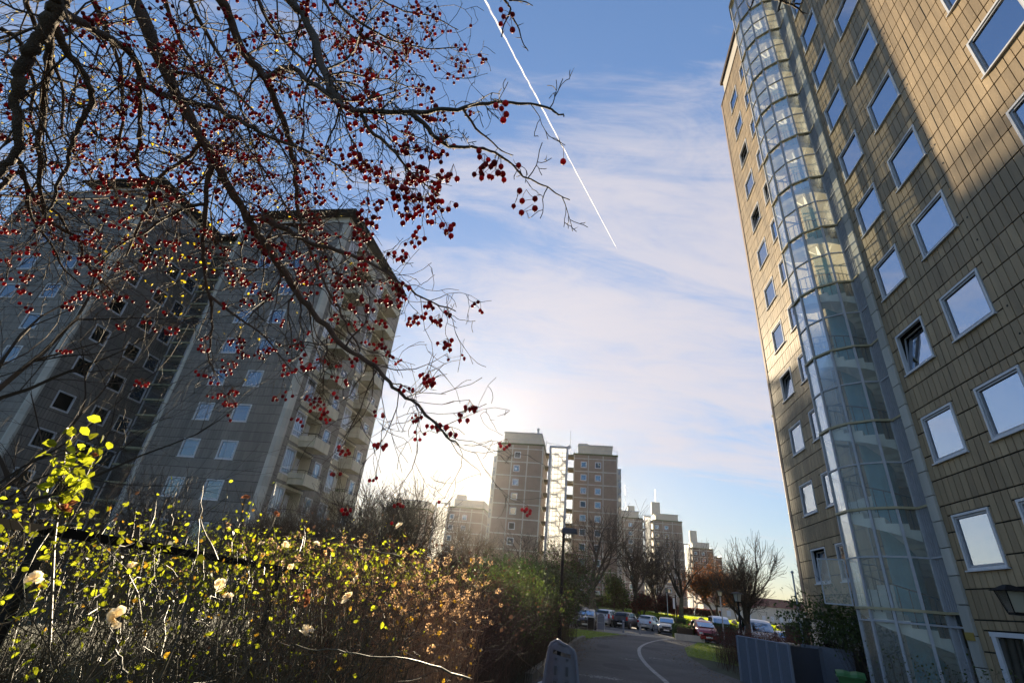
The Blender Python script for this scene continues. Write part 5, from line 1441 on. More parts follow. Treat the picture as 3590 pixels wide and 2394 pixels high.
TB = [(-60, .03), (-42.6, 0.0308), (-40.1, 0.0438), (-36.6, 0.0537), (-33.4, 0.0501), (-29.0, 0.0593), (-24.3, 0.0826), (-21.2, 0.0569), (-18.0, 0.0307), (-13.7, 0.0225), (-9.3, 0.0255), (-4.8, 0.0261), (-1.8, 0.0264), (-0.2, 0.0194), (4.3, 0.0220), (20, -.01)]
def tb(x, y):
    a = math.degrees(math.atan2(x, y))
    return float(np.interp(a, [v[0] for v in TB], [v[1] for v in TB]))
def near_shrubs():
    up = lambda z0, z1: (lambda p: sstep(z0, z1, p.z))
    # rose bush
    def hr(x, y):
        D = math.hypot(x, y)
        h = EYE + tb(x, y) * D - (.19 if x > -1.9 else .12)
        if x > -2.03 + (y - 2.47) * .238 and x < -1.1: h = min(h, 1.78)
        return h + .04 * math.sin(3 * x) + .03 * math.sin(5 * y)
    root, rnd = shrub('rose_bush', 'sprawling rose bush with backlit yellow green leaves and a few white roses, lower left', 'shrub', None,
          [(-1.55, 1.9, .75, .55), (-1.15, 2.7, .8, .8), (-2.1, 2.9, .9, 1.1), (-.95, 3.6, .7, .7), (-2.6, 2.2, .7, .7)], 1250, hr, (m_cane, m_gleaf, m_gleaf2), 91,
          twigs=10, tl=.24, r=.0036, mind=1.7, yf=.10, leaves=(0, .024, .5, lambda p: (.14 + .86 * sstep(1.55, 1.9, p.z)) * (1 - .75 * sstep(-1.3, -.6, p.x)), 0), azmax=-6, wig=.24, zmin=.0, step=12)
    org = tuple(root.location)
    # the tall leafy sprig
    mb = MB(org); lf = MB(org); base = Vector(at(190, 1900, 2.3)); p = base.copy(); P = [Vector(at(175, 2250, 2.3)), base]
    for (x, y) in ((205, 1780), (212, 1700), (225, 1620), (232, 1560)): P.append(Vector(at(x, y, 2.3)))
    mb.tube(P, [.0045, .004, .0035, .003, .002, .001], 5)
    for i in range(95):
        t = rnd.uniform(1.6, 4.99); j = int(t); q = P[j].lerp(P[j + 1], t - j)
        e = rdir(rnd); w = q + e * rnd.uniform(.03, .10) + Vector((.03, 0, .01)); mb.tube([q, w], [.0012, .0008], 3); leaf(lf, rnd, w, rnd.uniform(.028, .045))
    # long arching bare canes
    for pl in (((1650, 2380, 1.6), (1480, 2320, 1.6), (1250, 2290, 1.7), (1080, 2270, 1.7), (980, 2250, 1.8)), ((1400, 1950, 2.2), (1290, 1925, 2.2), (1200, 1905, 2.2), (1080, 1880, 2.3), (980, 1860, 2.4)),
               ((560, 2380, 1.7), (640, 2200, 1.7), (680, 2000, 1.8), (700, 1850, 1.8), (712, 1700, 1.8)), ((600, 1850, 1.9), (606, 1780, 1.9), (618, 1720, 1.9)), ((440, 2360, 1.6), (410, 2270, 1.6), (385, 2200, 1.6)), ((760, 1960, 2), (700, 1820, 2), (800, 1740, 2), )):
        Q = [Vector(at(x, y, d)) for x, y, d in pl]; W_ = []
        for i in range(len(Q) - 1):
            for k in range(5): W_.append(Q[i].lerp(Q[i + 1], k / 5) + rdir(rnd) * .004)
        W_.append(Q[-1]); cn = MB(org); cn.cur = rnd.random(); cn.tube(W_, [.0032 - .0024 * i / len(W_) for i in range(len(W_))], 5); cn.build('long_cane', m_cane, root)
    mb.build('tall_sprig', m_cane, root); lf.build('sprig_leaves', m_gleaf, root)
    # roses: open white, a few faded
    def rose(px, py, D, s, m, n=16):
        c = Vector(at(px, py, D)); f = MB(org); ax = rdir(rnd); ax.z = abs(ax.z); ax.y = -abs(ax.y); ax.normalize()
        for i in range(n):
            k = i / n; a = rdir(rnd); a = (a - ax * a.dot(ax)).normalized(); b = ax.cross(a)
            o = a * (s * (.25 + .75 * k)) + ax * s * (.55 * (1 - k))
            w = s * (.35 + .5 * k); t = rnd.random()
            p0 = c + a * s * .08; p1 = c + o * .6 + b * w * .6; p2 = c + o + b * w * .35 + ax * s * .12; p3 = c + o - b * w * .35 + ax * s * .1; p4 = c + o * .6 - b * w * .6
            f.poly([tuple(v) for v in (p0, p1, p2, p3, p4)], t)
        st = MB(org); fo = f.build('rose_flower', m, root)
        st.tube([c - ax * s * .1, c - ax * s * .6 + Vector((0, 0, -.05)), c + Vector((rnd.uniform(-.05, .05), 0, -.2))], [.003, .002, .002], 4); st.build('flower_stalk', m_cane, fo)
    for (x, y, D, s, m) in ((405, 2168, 1.9, .034, 0), (1075, 2215, 2.2, .036, 0), (772, 2050, 2.3, .026, 0), (1218, 2098, 2.6, .036, 0), (1000, 1910, 2.9, .022, 0), (915, 1908, 2.8, .022, 0), (1022, 1985, 2.7, .02, 0),
                            (1108, 1908, 2.8, .026, 0), (225, 1790, 2.2, .034, 1), (460, 1985, 2.4, .024, 0), (800, 2090, 2.5, .022, 0), (1080, 2112, 2.5, .026, 1), (1078, 2080, 2.6, .024, 1), (1250, 2030, 2.9, .026, 0), (970, 1802, 2.7, .018, 1), (120, 2030, 2.0, .026, 0), (1400, 1845, 2.8, .03, 0), (255, 1770, 2.25, .026, 1), (330, 1600, 2.3, .022, 1), (860, 1745, 2.5, .02, 1)):
        rose(x, y, D, s, m_rbrown if m else m_rose)
    # dry tan flowering shrub
    shrub('dried_flower_shrub', 'dry tan shrub with pale dead flower heads, right of the rose bush', 'shrub', None, [(-.85, 4.6, .75, .8), (-.42, 4.0, .42, .7), (-1.2, 5.8, .9, .8), (-.25, 5.4, .4, .8)], 900,
          lambda x, y: EYE + tb(x, y) * math.hypot(x, y) - .16 + .06 * math.sin(4 * x), (m_drytw, m_gleaf2, m_dry), 93, twigs=6, tl=.22, r=.0032, azmax=0.5, leaves=(0, .03, .03, lambda p: 1), heads=(0, lambda p: .05 + .26 * sstep(1.5, 1.8, p.z), .02, .014), wig=.14, step=9)
    for i, (x, y, D) in enumerate(((1405, 1940, 4.2), (1432, 1930, 4.2), (1370, 1960, 4.2))):
        pass
    # green leafy small shrubs catching the sun behind
    shrub('leafy_shrub', 'bright yellow green shrub standing behind the dried flower heads', 'shrub', 'low leafy shrubs', [(-1.9, 9.3, 1.1, .8), (-3.2, 10, 1.3, .8)], 260, lambda x, y: 2.1, (m_twig2, m_gleaf, m_gleaf2), 94,
          twigs=8, tl=.3, r=.006, leaves=(0, .06, .7, lambda p: 1), step=8)
    shrub('leafy_shrub', 'yellowing shrub under the corner of the balcony tower, left of the bright green one', 'shrub', 'low leafy shrubs', [(-4.6, 9.5, 1.4, .9)], 200, lambda x, y: 2.15, (m_twig2, m_gleaf, m_gleaf2), 95,
          twigs=8, tl=.3, r=.006, leaves=(0, .05, .45, lambda p: 1), step=8)
    # brown hedge by the path
    def hb(x, y): return 2.1 - .012 * y + .09 * math.sin(2.3 * y)
    def along(q0, q1, pe, w, n):
        out = []
        for i in range(n):
            q = q0 + (q1 - q0) * (i + .5) / n; out.append((*PQ(pe(q) - w, q), w, (q1 - q0) / n * .75))
        return out
    edge = lambda q: -1.35 + .4 * (q - 14.6) / 7.4 if q > 5 else -1.6
    shrub('brown_hedge', 'dense red brown leafless hedge along the left of the path', 'hedge', None, along(4.2, 12.5, edge, .62, 8), 1500, hb, (m_drytw_d, m_bleaf, m_bleaf), 96, twigs=7, tl=.26, r=.0042,
          leaves=(0, .035, .30, lambda p: 1), wig=.2, step=9)
    shrub('dark_hedge', 'dark olive hedge with small leaves between the brown hedge and the lamp post', 'hedge', None, along(12.5, 21, edge, .85, 7), 1150, lambda x, y: 2.05 + .1 * math.sin(y), (m_twig, m_dleaf, m_dleaf), 97,
          twigs=8, tl=.36, r=.006, leaves=(0, .06, .55, lambda p: 1), wig=.2, step=8)
    shrub('green_hedge', 'deep green bushy evergreen at the far end of the hedge, behind the lamp post', 'hedge', None, along(21, 31.5, lambda q: -.95 + .6 * (q - 22) / 9.6, 1.4, 6), 1100, lambda x, y: 2.75 + .25 * math.sin(1.3 * y), (m_twig, m_dgreen, m_dgreen), 98,
          twigs=9, tl=.5, r=.009, leaves=(0, .1, .85, lambda p: 1), wig=.2, step=8)
    # right side: red-brown shrub, ivy, foreground twigs
    shrub('red_brown_shrub', 'low red brown shrub on the right of the path, in front of the screen', 'shrub', None,
          [(*PQ(6.6, 24.5), 1.0, 2.2), (*PQ(7.4, 28.5), 1.1, 2.0), (*PQ(8.4, 31), 1.6, 2), (*PQ(9.8, 29), 1.5, 2.2), (*PQ(11.4, 31), 1.8, 2)], 1500, lambda x, y: 1.28 + .1 * math.sin(2 * x + y), (m_drytw_d, m_rleaf, m_dleaf), 101,
          twigs=6, tl=.28, r=.006, leaves=(0, .05, .22, lambda p: 1), wig=.16, step=7)
    shrub('ivy_shrub', 'tall leafy climber rising in front of the far end of the beige tower', 'shrub', None,
          [(*PQ(9.0, 21.4), .42, .5), (*PQ(8.3, 22.4), .5, .5), (*PQ(8.9, 19.9), .35, .5)], 230, lambda x, y: 2.55 + .3 * math.sin(6 * x), (m_twig, m_dleaf, m_dleaf), 103,
          twigs=9, tl=.32, r=.006, leaves=(0, .095, .75, lambda p: sstep(.9, 1.8, p.z)), wig=.17, step=8)
    shrub('thin_shrub', 'thin leggy shrub with curled leaves at the foot of the glass stair', 'shrub', None,
          [(*PQ(7.6, 13.2), .5, 1.0), (*PQ(7.9, 11.6), .5, .8), (*PQ(7.9, 16.2), .4, .9)], 95, lambda x, y: 1.3, (m_twig2, m_dleaf, m_gleaf2), 105,
          twigs=7, tl=.4, r=.004, leaves=(0, .05, .25, lambda p: 1), wig=.2, step=8)
m_bleaf = mat('withered_brown_leaf', (.085, .045, .028), .8, tint=.4, trans=.25)
m_drytw_d = mat('red_brown_stem', (0.085, 0.045, 0.03), 0.8, tint=0.4)
m_dgreen = mat('deep_green_leaf', (0.03, 0.055, 0.012), 0.55, tint=0.5, trans=0.22, transcol=(1.5, 1.5, .6))
near_shrubs()

def rail_and_seat():
    # flat black rail on a post
    def bar(mb, a, b, w, h):
        a, b = Vector(a), Vector(b); d = (b - a).normalized(); s = d.cross(Vector((0, 0, 1))).normalized()
        mb.obox(tuple(a - s * w / 2 - Vector((0, 0, h / 2))), tuple(b - a), tuple(s * w), (0, 0, h))
    a = Vector(at(-260, 1795, 2.35)); b = Vector(at(170, 1858, 2.75)); c = Vector(at(1255, 2038, 6.6)); d = Vector(at(1535, 2072, 7.9))
    m = b.lerp(c, .5)
    r = empty('railing', (b.x, b.y, 0), 0, 'black steel handrail running through the rose bush', 'railing'); org = (b.x, b.y, 0)
    mb = MB(org); m_rl = mat('matt_black_rail', (.006, .006, .006), .9, spec=.1); bar(mb, a, b + (b - a).normalized() * .02, .045, .03); bar(mb, b, c, .045, .035); bar(mb, c, d, .045, .045); mb.build('handrail', m_rl, r)
    for p in (b, b.lerp(c, .5), c, d, a):
        mb = MB(org); mb.box(p.x - .02, p.x + .02, p.y - .02, p.y + .02, 0, p.z - .026); mb.build('post', m_black, r)
    # child seat on a parked bicycle
    D = 5.6
    t = Vector(at(1972, 2254, D)); x0, y0, zt = t
    r = empty('child_bike_seat', (x0, y0, 0), -math.radians(12), 'grey plastic child bike seat seen from behind, at the bottom beside the path', 'child seat')
    m_pl = mat('grey_plastic', (.085, .085, .10), .55, noise=.1, spec=.5)
    m_pl2 = mat('dark_grey_plastic', (.035, .037, .042), .5)
    def prof(v):     # half width, depth at height fraction v (0 top .. 1 bottom)
        w = .125 + .075 * min(1, v * 1.05) if v > .1 else .125 * math.sqrt(max(0, 1 - ((.1 - v) / .1) ** 2)) * .62 + .05 + .0
        return w
    Hs = .92; N_ = 26; M_ = 12
    b = MB(); V = []; Fc = []
    for side in (0, 1):
        for i in range(N_ + 1):
            v = i / N_
            if v < .12:
                k = (v / .12); hw = .05 + .083 * (1 - (1 - k) ** 2.2) ** .5
            else: hw = .133 + .085 * ((v - .12) / .88) ** .8
            for j in range(M_ + 1):
                s = -1 + 2 * j / M_
                y = -.03 * (1 - s * s) + .10 * max(0, abs(s) - .6) ** 1.2 + (0.022 if side else 0) - .12 * (v ** 1.6)
                V.append((s * hw, y, zt - v * Hs - .02 * s))
    n1 = (N_ + 1) * (M_ + 1)
    hole = lambda i, j: i in (2,) and 2 <= j <= 9
    for side in (0, 1):
        o = side * n1
        for i in range(N_):
            for j in range(M_):
                if hole(i, j): continue
                q = (o + i * (M_ + 1) + j, o + i * (M_ + 1) + j + 1, o + (i + 1) * (M_ + 1) + j + 1, o + (i + 1) * (M_ + 1) + j)
                Fc.append(q if side else q[::-1])
    for i in range(N_):
        for j in (0, M_):
            a_ = i * (M_ + 1) + j; c_ = (i + 1) * (M_ + 1) + j; Fc.append((a_, c_, c_ + n1, a_ + n1))
    for j in range(M_): Fc.append((j, j + 1, j + 1 + n1, j + n1)); k = N_ * (M_ + 1) + j; Fc.append((k, k + 1, k + 1 + n1, k + n1))
    b.mesh(V, Fc); b.build('shell', m_pl, r, smooth=True)
    # rounded rim
    rim = MB(); pts = []; m_rim2 = mat('dull_grey_plastic_rim', (.14, .145, .17), .65, spec=.2)
    for i in range(N_, -1, -1): pts.append(V[i * (M_ + 1)])
    for j in range(1, M_): pts.append(V[j])
    for i in range(0, N_ + 1): pts.append(V[i * (M_ + 1) + M_])
    rim.tube(pts, .017, 7); rim.build('rim', m_rim2, r, smooth=True)
    for sx in (-1, 1):
        s = MB()
        for (v0, v1, w) in ((.13, .15, .012), (.2, .28, .012), (.33, .52, .016), (.58, .7, .012), (.76, .8, .012)):
            yb = -.035 - .12 * (v0 ** 1.6); yc = -.035 - .12 * (v1 ** 1.6); x = sx * .055
            s = MB(); s.obox((x - w, yb - .008, zt - v0 * Hs), (2 * w, 0, 0), (0, .004, 0), (0, yc - yb, -(v1 - v0) * Hs)); s.build('strap_slot', m_pl2, r)
        f = MB(); v0, v1, w = .31, .56, .024; yb = -.04 - .12 * (v0 ** 1.6); yc = -.04 - .12 * (v1 ** 1.6)
        f.tube([(sx * .055 - w, yb, zt - v0 * Hs), (sx * .055 + w, yb, zt - v0 * Hs), (sx * .055 + w, yc, zt - v1 * Hs), (sx * .055 - w, yc, zt - v1 * Hs), (sx * .055 - w, yb, zt - v0 * Hs)], .005, 5)
        f.build('slot_frame', m_pl, r)
    s = MB(); zb = zt - Hs
    s.box(-.16, .16, -.10, .30, zb - .02, zb + .02); s.build('seat_base', m_pl, r)
    # bicycle under it
    k = empty('bicycle', (x0, y0, 0), -math.radians(12), 'bicycle carrying the grey child seat, its black grip just showing at the bottom', 'bicycle')
    def wheel(cy):
        w = MB(); pts = [(0, cy + .33 * c, .34 + .33 * s_) for c, s_ in TRIG[32]]; pts.append(pts[0]); w.tube(pts, .018, 6); wo = w.build('wheel', m_black, k)
        sp = MB()
        for c, s_ in TRIG[16]: sp.tube([(0, cy, .34), (0, cy + .32 * c, .34 + .32 * s_)], .0015, 3)
        sp.build('spokes', m_greyfr, wo)
    wheel(.05); wheel(1.1)
    f = MB(); f.tube([(0, .05, .34), (0, .5, .3), (0, .95, .78)], .016, 8); f.tube([(0, .5, .3), (0, .38, .85)], .016, 8); f.tube([(0, .4, .74), (0, .95, .82)], .016, 8); f.tube([(0, .05, .34), (0, .4, .74)], .01, 6); f.tube([(0, 1.1, .34), (0, .93, .95)], .014, 8)
    f.tube([(0, .1, zb - .03), (0, .38, .7)], .01, 6); f.build('frame', m_black, k)
    h = MB(); h.tube([(-.3, .75, 1.05), (-.2, .9, 1.08), (0, .93, 1.0), (.2, .9, 1.08), (.3, .75, 1.05)], .012, 7); h.build('handlebar', m_greyfr, k)
    g = Vector(at(1832, 2380, 4.6)) - Vector((x0, y0, 0)); 
rail_and_seat()

# ------------------------------------------------------------------ cars
m_tyre = mat('tyre_rubber', (0.015, 0.015, 0.015), 0.85)
m_rim = mat('wheel_rim', (0.35, 0.35, 0.37), 0.35, metal=0.7)
m_cglass = glass_reflect('car_glass', (0.01, 0.013, 0.015), 0.10, tintc=(.85, .95, 1.0))
m_tail = mat('red_tail_light', (0.45, 0.015, 0.01), 0.25, spec=.6)
m_head = mat('headlight_lens', (0.65, 0.68, 0.7), 0.12, spec=.8)
m_plate = mat('number_plate', (0.75, 0.75, 0.72), 0.5)
m_trim = mat('black_car_trim', (0.02, 0.02, 0.022), 0.6)
def paint(name, col, metal=.3): return mat(name, col, .28, metal=metal, coat=.8, spec=.5)
CARP = {'silver': paint('silver_car_paint', (.50, .51, .53), .5), 'dark': paint('dark_grey_car_paint', (.035, .035, .04)), 'black': paint('black_car_paint', (.012, .011, .012)),
        'beige': paint('beige_car_paint', (.50, .45, .37), .1), 'red': paint('dark_red_car_paint', (.30, .025, .025)), 'white': paint('white_car_paint', (.72, .73, .76), 0), 'blue': paint('blue_grey_car_paint', (.06, .09, .15))}
SHAPES = {  # stations: x (0 rear .. L front), roof/deck height, belt height, half width, roof half width
 'hatch': dict(L=3.85, W=.83, st=[(0, .62, .62, .70), (.06, .98, .95, .76), (.16, 1.12, 1.0, .80), (.5, 1.40, .98, .82), (1.0, 1.47, .95, .83), (1.9, 1.48, .92, .83), (2.35, 1.40, .90, .83), (2.95, .98, .93, .81), (3.45, .86, .86, .78), (3.75, .74, .74, .70), (3.85, .55, .55, .62)], zr=.30, wb=(.62, 3.1), r=.30),
 'estate': dict(L=4.6, W=.88, st=[(0, .66, .66, .74), (.06, 1.02, .98, .80), (.14, 1.12, 1.02, .84), (.38, 1.45, 1.02, .86), (1.2, 1.56, 1.0, .88), (2.4, 1.56, .97, .88), (2.95, 1.42, .96, .87), (3.55, 1.02, .99, .85), (4.1, .92, .92, .82), (4.45, .8, .8, .74), (4.6, .58, .58, .66)], zr=.32, wb=(.8, 3.65), r=.33),
 'mpv': dict(L=4.2, W=.86, st=[(0, .64, .64, .72), (.06, 1.0, .96, .78), (.15, 1.14, 1.02, .83), (.42, 1.52, 1.0, .85), (1.1, 1.62, .98, .86), (2.2, 1.62, .95, .86), (2.7, 1.5, .94, .86), (3.45, 1.06, 1.0, .83), (3.85, .92, .92, .8), (4.1, .78, .78, .72), (4.2, .56, .56, .64)], zr=.32, wb=(.72, 3.4), r=.31),
 'van': dict(L=4.7, W=.95, st=[(0, .6, .6, .88), (.03, 1.3, 1.1, .93), (.08, 1.95, 1.15, .94), (.3, 2.05, 1.15, .95), (1.6, 2.08, 1.12, .95), (3.0, 2.05, 1.1, .95), (3.35, 1.92, 1.08, .94), (4.0, 1.2, 1.12, .91), (4.45, 1.0, 1.0, .86), (4.62, .85, .85, .8), (4.7, .6, .6, .72)], zr=.36, wb=(.85, 3.75), r=.33)}
def car(shape, col, x, y, heading, label, z=0.0, panel_van=False):
    S = SHAPES[shape]; st = S['st']; L = S['L']
    root = empty('parked_car' if shape != 'van' else 'parked_van', (x, y, z), math.radians(90 - heading), label, 'car' if shape != 'van' else 'van', 'vehicles parked in the car park')
    # local frame: +x forward, centred
    def P(a, b, c): return (a - L / 2, b, c)
    body = MB(); V = []; Fc = []
    zl = .24
    rings = []
    for (xs, zt, zb, hw) in st:
        gh = zt > zb + .06
        rw = hw * (.78 if gh else .9) if zt > .8 else hw * .95
        ring = [(hw * .93, zl), (hw, zl + .14), (hw * 1.0, (zl + zb) / 2 + .05), (hw * .985, zb - .04), (hw * .94 if gh else rw, zb if gh else zb - .01), (rw + (.02 if gh else 0), (zt - .07) if gh else zt - .003), (rw * .84, zt - .01 if gh else zt + .008), (0, zt + .02)]
        rings.append([(xs, w, zz) for w, zz in ring])
    n = len(rings[0])
    for sgn in (1, -1):
        o = len(V)
        for rg in rings:
            for (xs, w, zz) in rg: V.append(P(xs, w * sgn, zz))
        for i in range(len(rings) - 1):
            for j in range(n - 1):
                a = o + i * n + j; b_ = o + (i + 1) * n + j
                q = (a, b_, b_ + 1, a + 1); Fc.append(q if sgn < 0 else q[::-1])
        for i in (0, len(rings) - 1): Fc.append(tuple(o + i * n + j for j in range(n)) if (sgn > 0) == (i == 0) else tuple(o + i * n + j for j in range(n))[::-1])
    body.mesh(V, Fc); bo = body.build('body', CARP[col], root, smooth=True)
    # side glass, screens: sheets 5 mm proud of the cabin
    gi = [i for i, s_ in enumerate(st) if s_[1] > s_[2] + .25]
    i0, i1 = gi[0], gi[-1]
    def gp(i, k, sgn, off=.006):
        a = rings[i][4]; b_ = rings[i][5]
        w = a[1] + (b_[1] - a[1]) * k; zz = a[2] + (b_[2] - a[2]) * k
        return (a[0], (w + off) * sgn, zz)
    def lerp3(a, b_, t): return tuple(a[m_] + (b_[m_] - a[m_]) * t for m_ in range(3))
    for sgn in (1, -1):
        xs0, xs1 = st[i0][0], st[i1][0]
        if panel_van: cuts = [(xs1 - .75, xs1 - .05)]
        else:
            w_ = (xs1 - xs0); cuts = [(xs0 + .12, xs0 + w_ * .28), (xs0 + w_ * .31, xs0 + w_ * .62), (xs0 + w_ * .65, xs1 - .04)]
            if shape == 'hatch': cuts = [(xs0 + .12, xs0 + w_ * .36), (xs0 + w_ * .41, xs1 + .0)]
        def at_x(xv, k):
            for i in range(i0, i1):
                if st[i][0] <= xv <= st[i + 1][0] + 1e-6:
                    t = (xv - st[i][0]) / (st[i + 1][0] - st[i][0]); return lerp3(gp(i, k, sgn), gp(i + 1, k, sgn), t)
            return gp(i1 if xv > st[i1][0] else i0, k, sgn)
        for (c0, c1) in cuts:
            g = MB(); m_ = 5
            for t in range(m_):
                xa, xb = c0 + (c1 - c0) * t / m_, c0 + (c1 - c0) * (t + 1) / m_
                q = [at_x(xa, .12), at_x(xb, .12), at_x(xb, .92), at_x(xa, .92)]; g.quad(*[P(*v) for v in q], .05)
            g.build('side_window', m_cglass, root)
    def screen(ia, ib, name, f0=.1, f1=.93):
        # between the deck ring (ib) and the roof ring (ia)
        ra, rb = rings[ia], rings[ib]
        top = (ra[0][0], ra[5][1] * .93, ra[5][2] + .045); bot = (rb[0][0], rb[4][1] * .86, max(rb[4][2], rb[7][2]) + .03)
        sx = .012 if top[0] < bot[0] else -.012
        a = lerp3(top, bot, f0 * .6 + .02); b_ = lerp3(top, bot, f1)
        g = MB(); mid = .03 * (1 if sx > 0 else -1)
        def S_(v, s_): return P(v[0] + sx * 2.2 + mid * (1 - s_ * s_), v[1] * s_, v[2] + .012)
        for k in range(6):
            s0, s1 = -1 + k / 3, -1 + (k + 1) / 3
            g.quad(S_(a, s0), S_(a, s1), S_(b_, s1), S_(b_, s0), .05)
        g.build(name, m_cglass, root)
    fr = [i for i, s_ in enumerate(st) if s_[1] < 1.25 and s_[0] > L / 2][0]
    screen(i1 if st[i1][1] > 1.3 else i1 - 1, fr, 'windscreen')
    if not panel_van: screen(i0 if st[i0][1] > 1.3 else i0 + 1, 2 if st[2][0] < .3 else 1, 'rear_window', f1=.95)
    # wheels
    for wx in S['wb']:
        for sgn in (1, -1):
            w = MB(); yy = S['W'] * sgn; r = S['r']
            w.tube([P(wx, yy - .2 * sgn, r), P(wx, yy - .18 * sgn, r), P(wx, yy + .0, r), P(wx, yy + .015 * sgn, r)], [r * .7, r, r, r * .8], 20); wo = w.build('wheel', m_tyre, root)
            w = MB(); w.mesh([P(wx + r * .66 * c, yy + .021 * sgn, r + r * .66 * s_) for c, s_ in TRIG[16]], [tuple(range(16))]); w.build('rim', m_rim, wo)
    ar = MB()
    for wx in S['wb']:
        for sgn in (1, -1):
            ar = MB(); r = S['r'] * 1.16; ar.mesh([P(wx + r * c, (S['W'] * 1.004 + .004) * sgn, S['r'] + r * s_) for c, s_ in TRIG[20] if s_ > -.35], [tuple(range(len([1 for c, s_ in TRIG[20] if s_ > -.35])))]); ar.build('wheel_arch', m_trim, root)
    W = S['W']
    # lamps, bumpers, plates
    for sgn in (1, -1):
        t = MB()
        if shape in ('estate', 'mpv', 'van'): t.box(-L / 2 - .01, -L / 2 + .14, sgn * (W - .2), sgn * (W - .03), .78, 1.12 if shape != 'mpv' else 1.2)
        else: t.box(-L / 2 - .01, -L / 2 + .12, sgn * (W - .28), sgn * (W - .06), .72, .92)
        t.build('tail_light', m_tail, root)
        h = MB(); h.box(L / 2 - .30, L / 2 - .035, sgn * (W - .36), sgn * (W - .12), .60, .76); h.build('headlight', m_head, root)
        mi = MB(); xm = st[fr][0] - L / 2 - .45; mi.box(xm - .06, xm + .06, sgn * (W + .02), sgn * (W + .2), .95, 1.09); mi.build('wing_mirror', m_trim if col != 'silver' else CARP[col], root)
    b = MB(); b.box(-L / 2 - .05, -L / 2 + .1, -W * .86, W * .86, .34, .58); b.build('rear_bumper', m_trim if shape == 'hatch' and col == 'beige' else CARP[col], root)
    b = MB(); b.box(L / 2 - .1, L / 2 + .045, -W * .76, W * .76, .30, .52); b.build('front_bumper', m_trim if col in ('beige',) else CARP[col], root)
    b = MB(); b.box(L / 2 - .08, L / 2 - .005, -W * .48, W * .48, .59, .72); b.build('grille', m_trim, root)
    b = MB(); b.box(-L / 2 - .062, -L / 2 - .051, -.26, .26, .40, .51); b.box(L / 2 + .046, L / 2 + .056, -.26, .26, .36, .47); b.build('number_plates', m_plate, root)
    u = MB(); u.box(-L / 2 + .25, L / 2 - .25, -W * .8, W * .8, .17, .3); u.build('underbody', m_trim, root)
    return root
def cars():
    G = lambda az, D: (D * math.sin(math.radians(az)), D * math.cos(math.radians(az)))
    car('estate', 'dark', *G(10.6, 50), 195, 'dark grey car facing the camera, nearest the hedge at the left of the car park')
    car('mpv', 'blue', *G(10.1, 62), 30, 'blue grey car whose roof shows behind the dark grey one')
    car('mpv', 'silver', *G(12.75, 63.5), 32, 'silver car with tall red tail lights, left of the black estate')
    car('estate', 'black', *G(14.55, 62.5), 33, 'black estate car seen from behind, between two silver cars')
    car('hatch', 'silver', *G(16.75, 64), 34, 'small silver hatchback seen from behind, right of the black estate')
    car('hatch', 'beige', *G(18.4, 58), 200, 'old beige hatchback facing the camera beside the clipped hedge')
    car('mpv', 'red', *G(21.75, 51), 190, 'dark red car facing the camera, right of the clipped hedge')
    car('van', 'white', *G(23.25, 62), 195, 'white van partly hidden behind the dark red car')
    car('van', 'white', *G(26.5, 48), 192, 'tall white van behind the wide bare tree and the lantern post')
    car('hatch', 'white', *G(28.9, 46), 200, 'white car glimpsed through the twigs right of the tall van')
    car('hatch', 'white', *G(31.3, 44), 200, 'white car half hidden by the screen and the climber, farthest right')
cars()

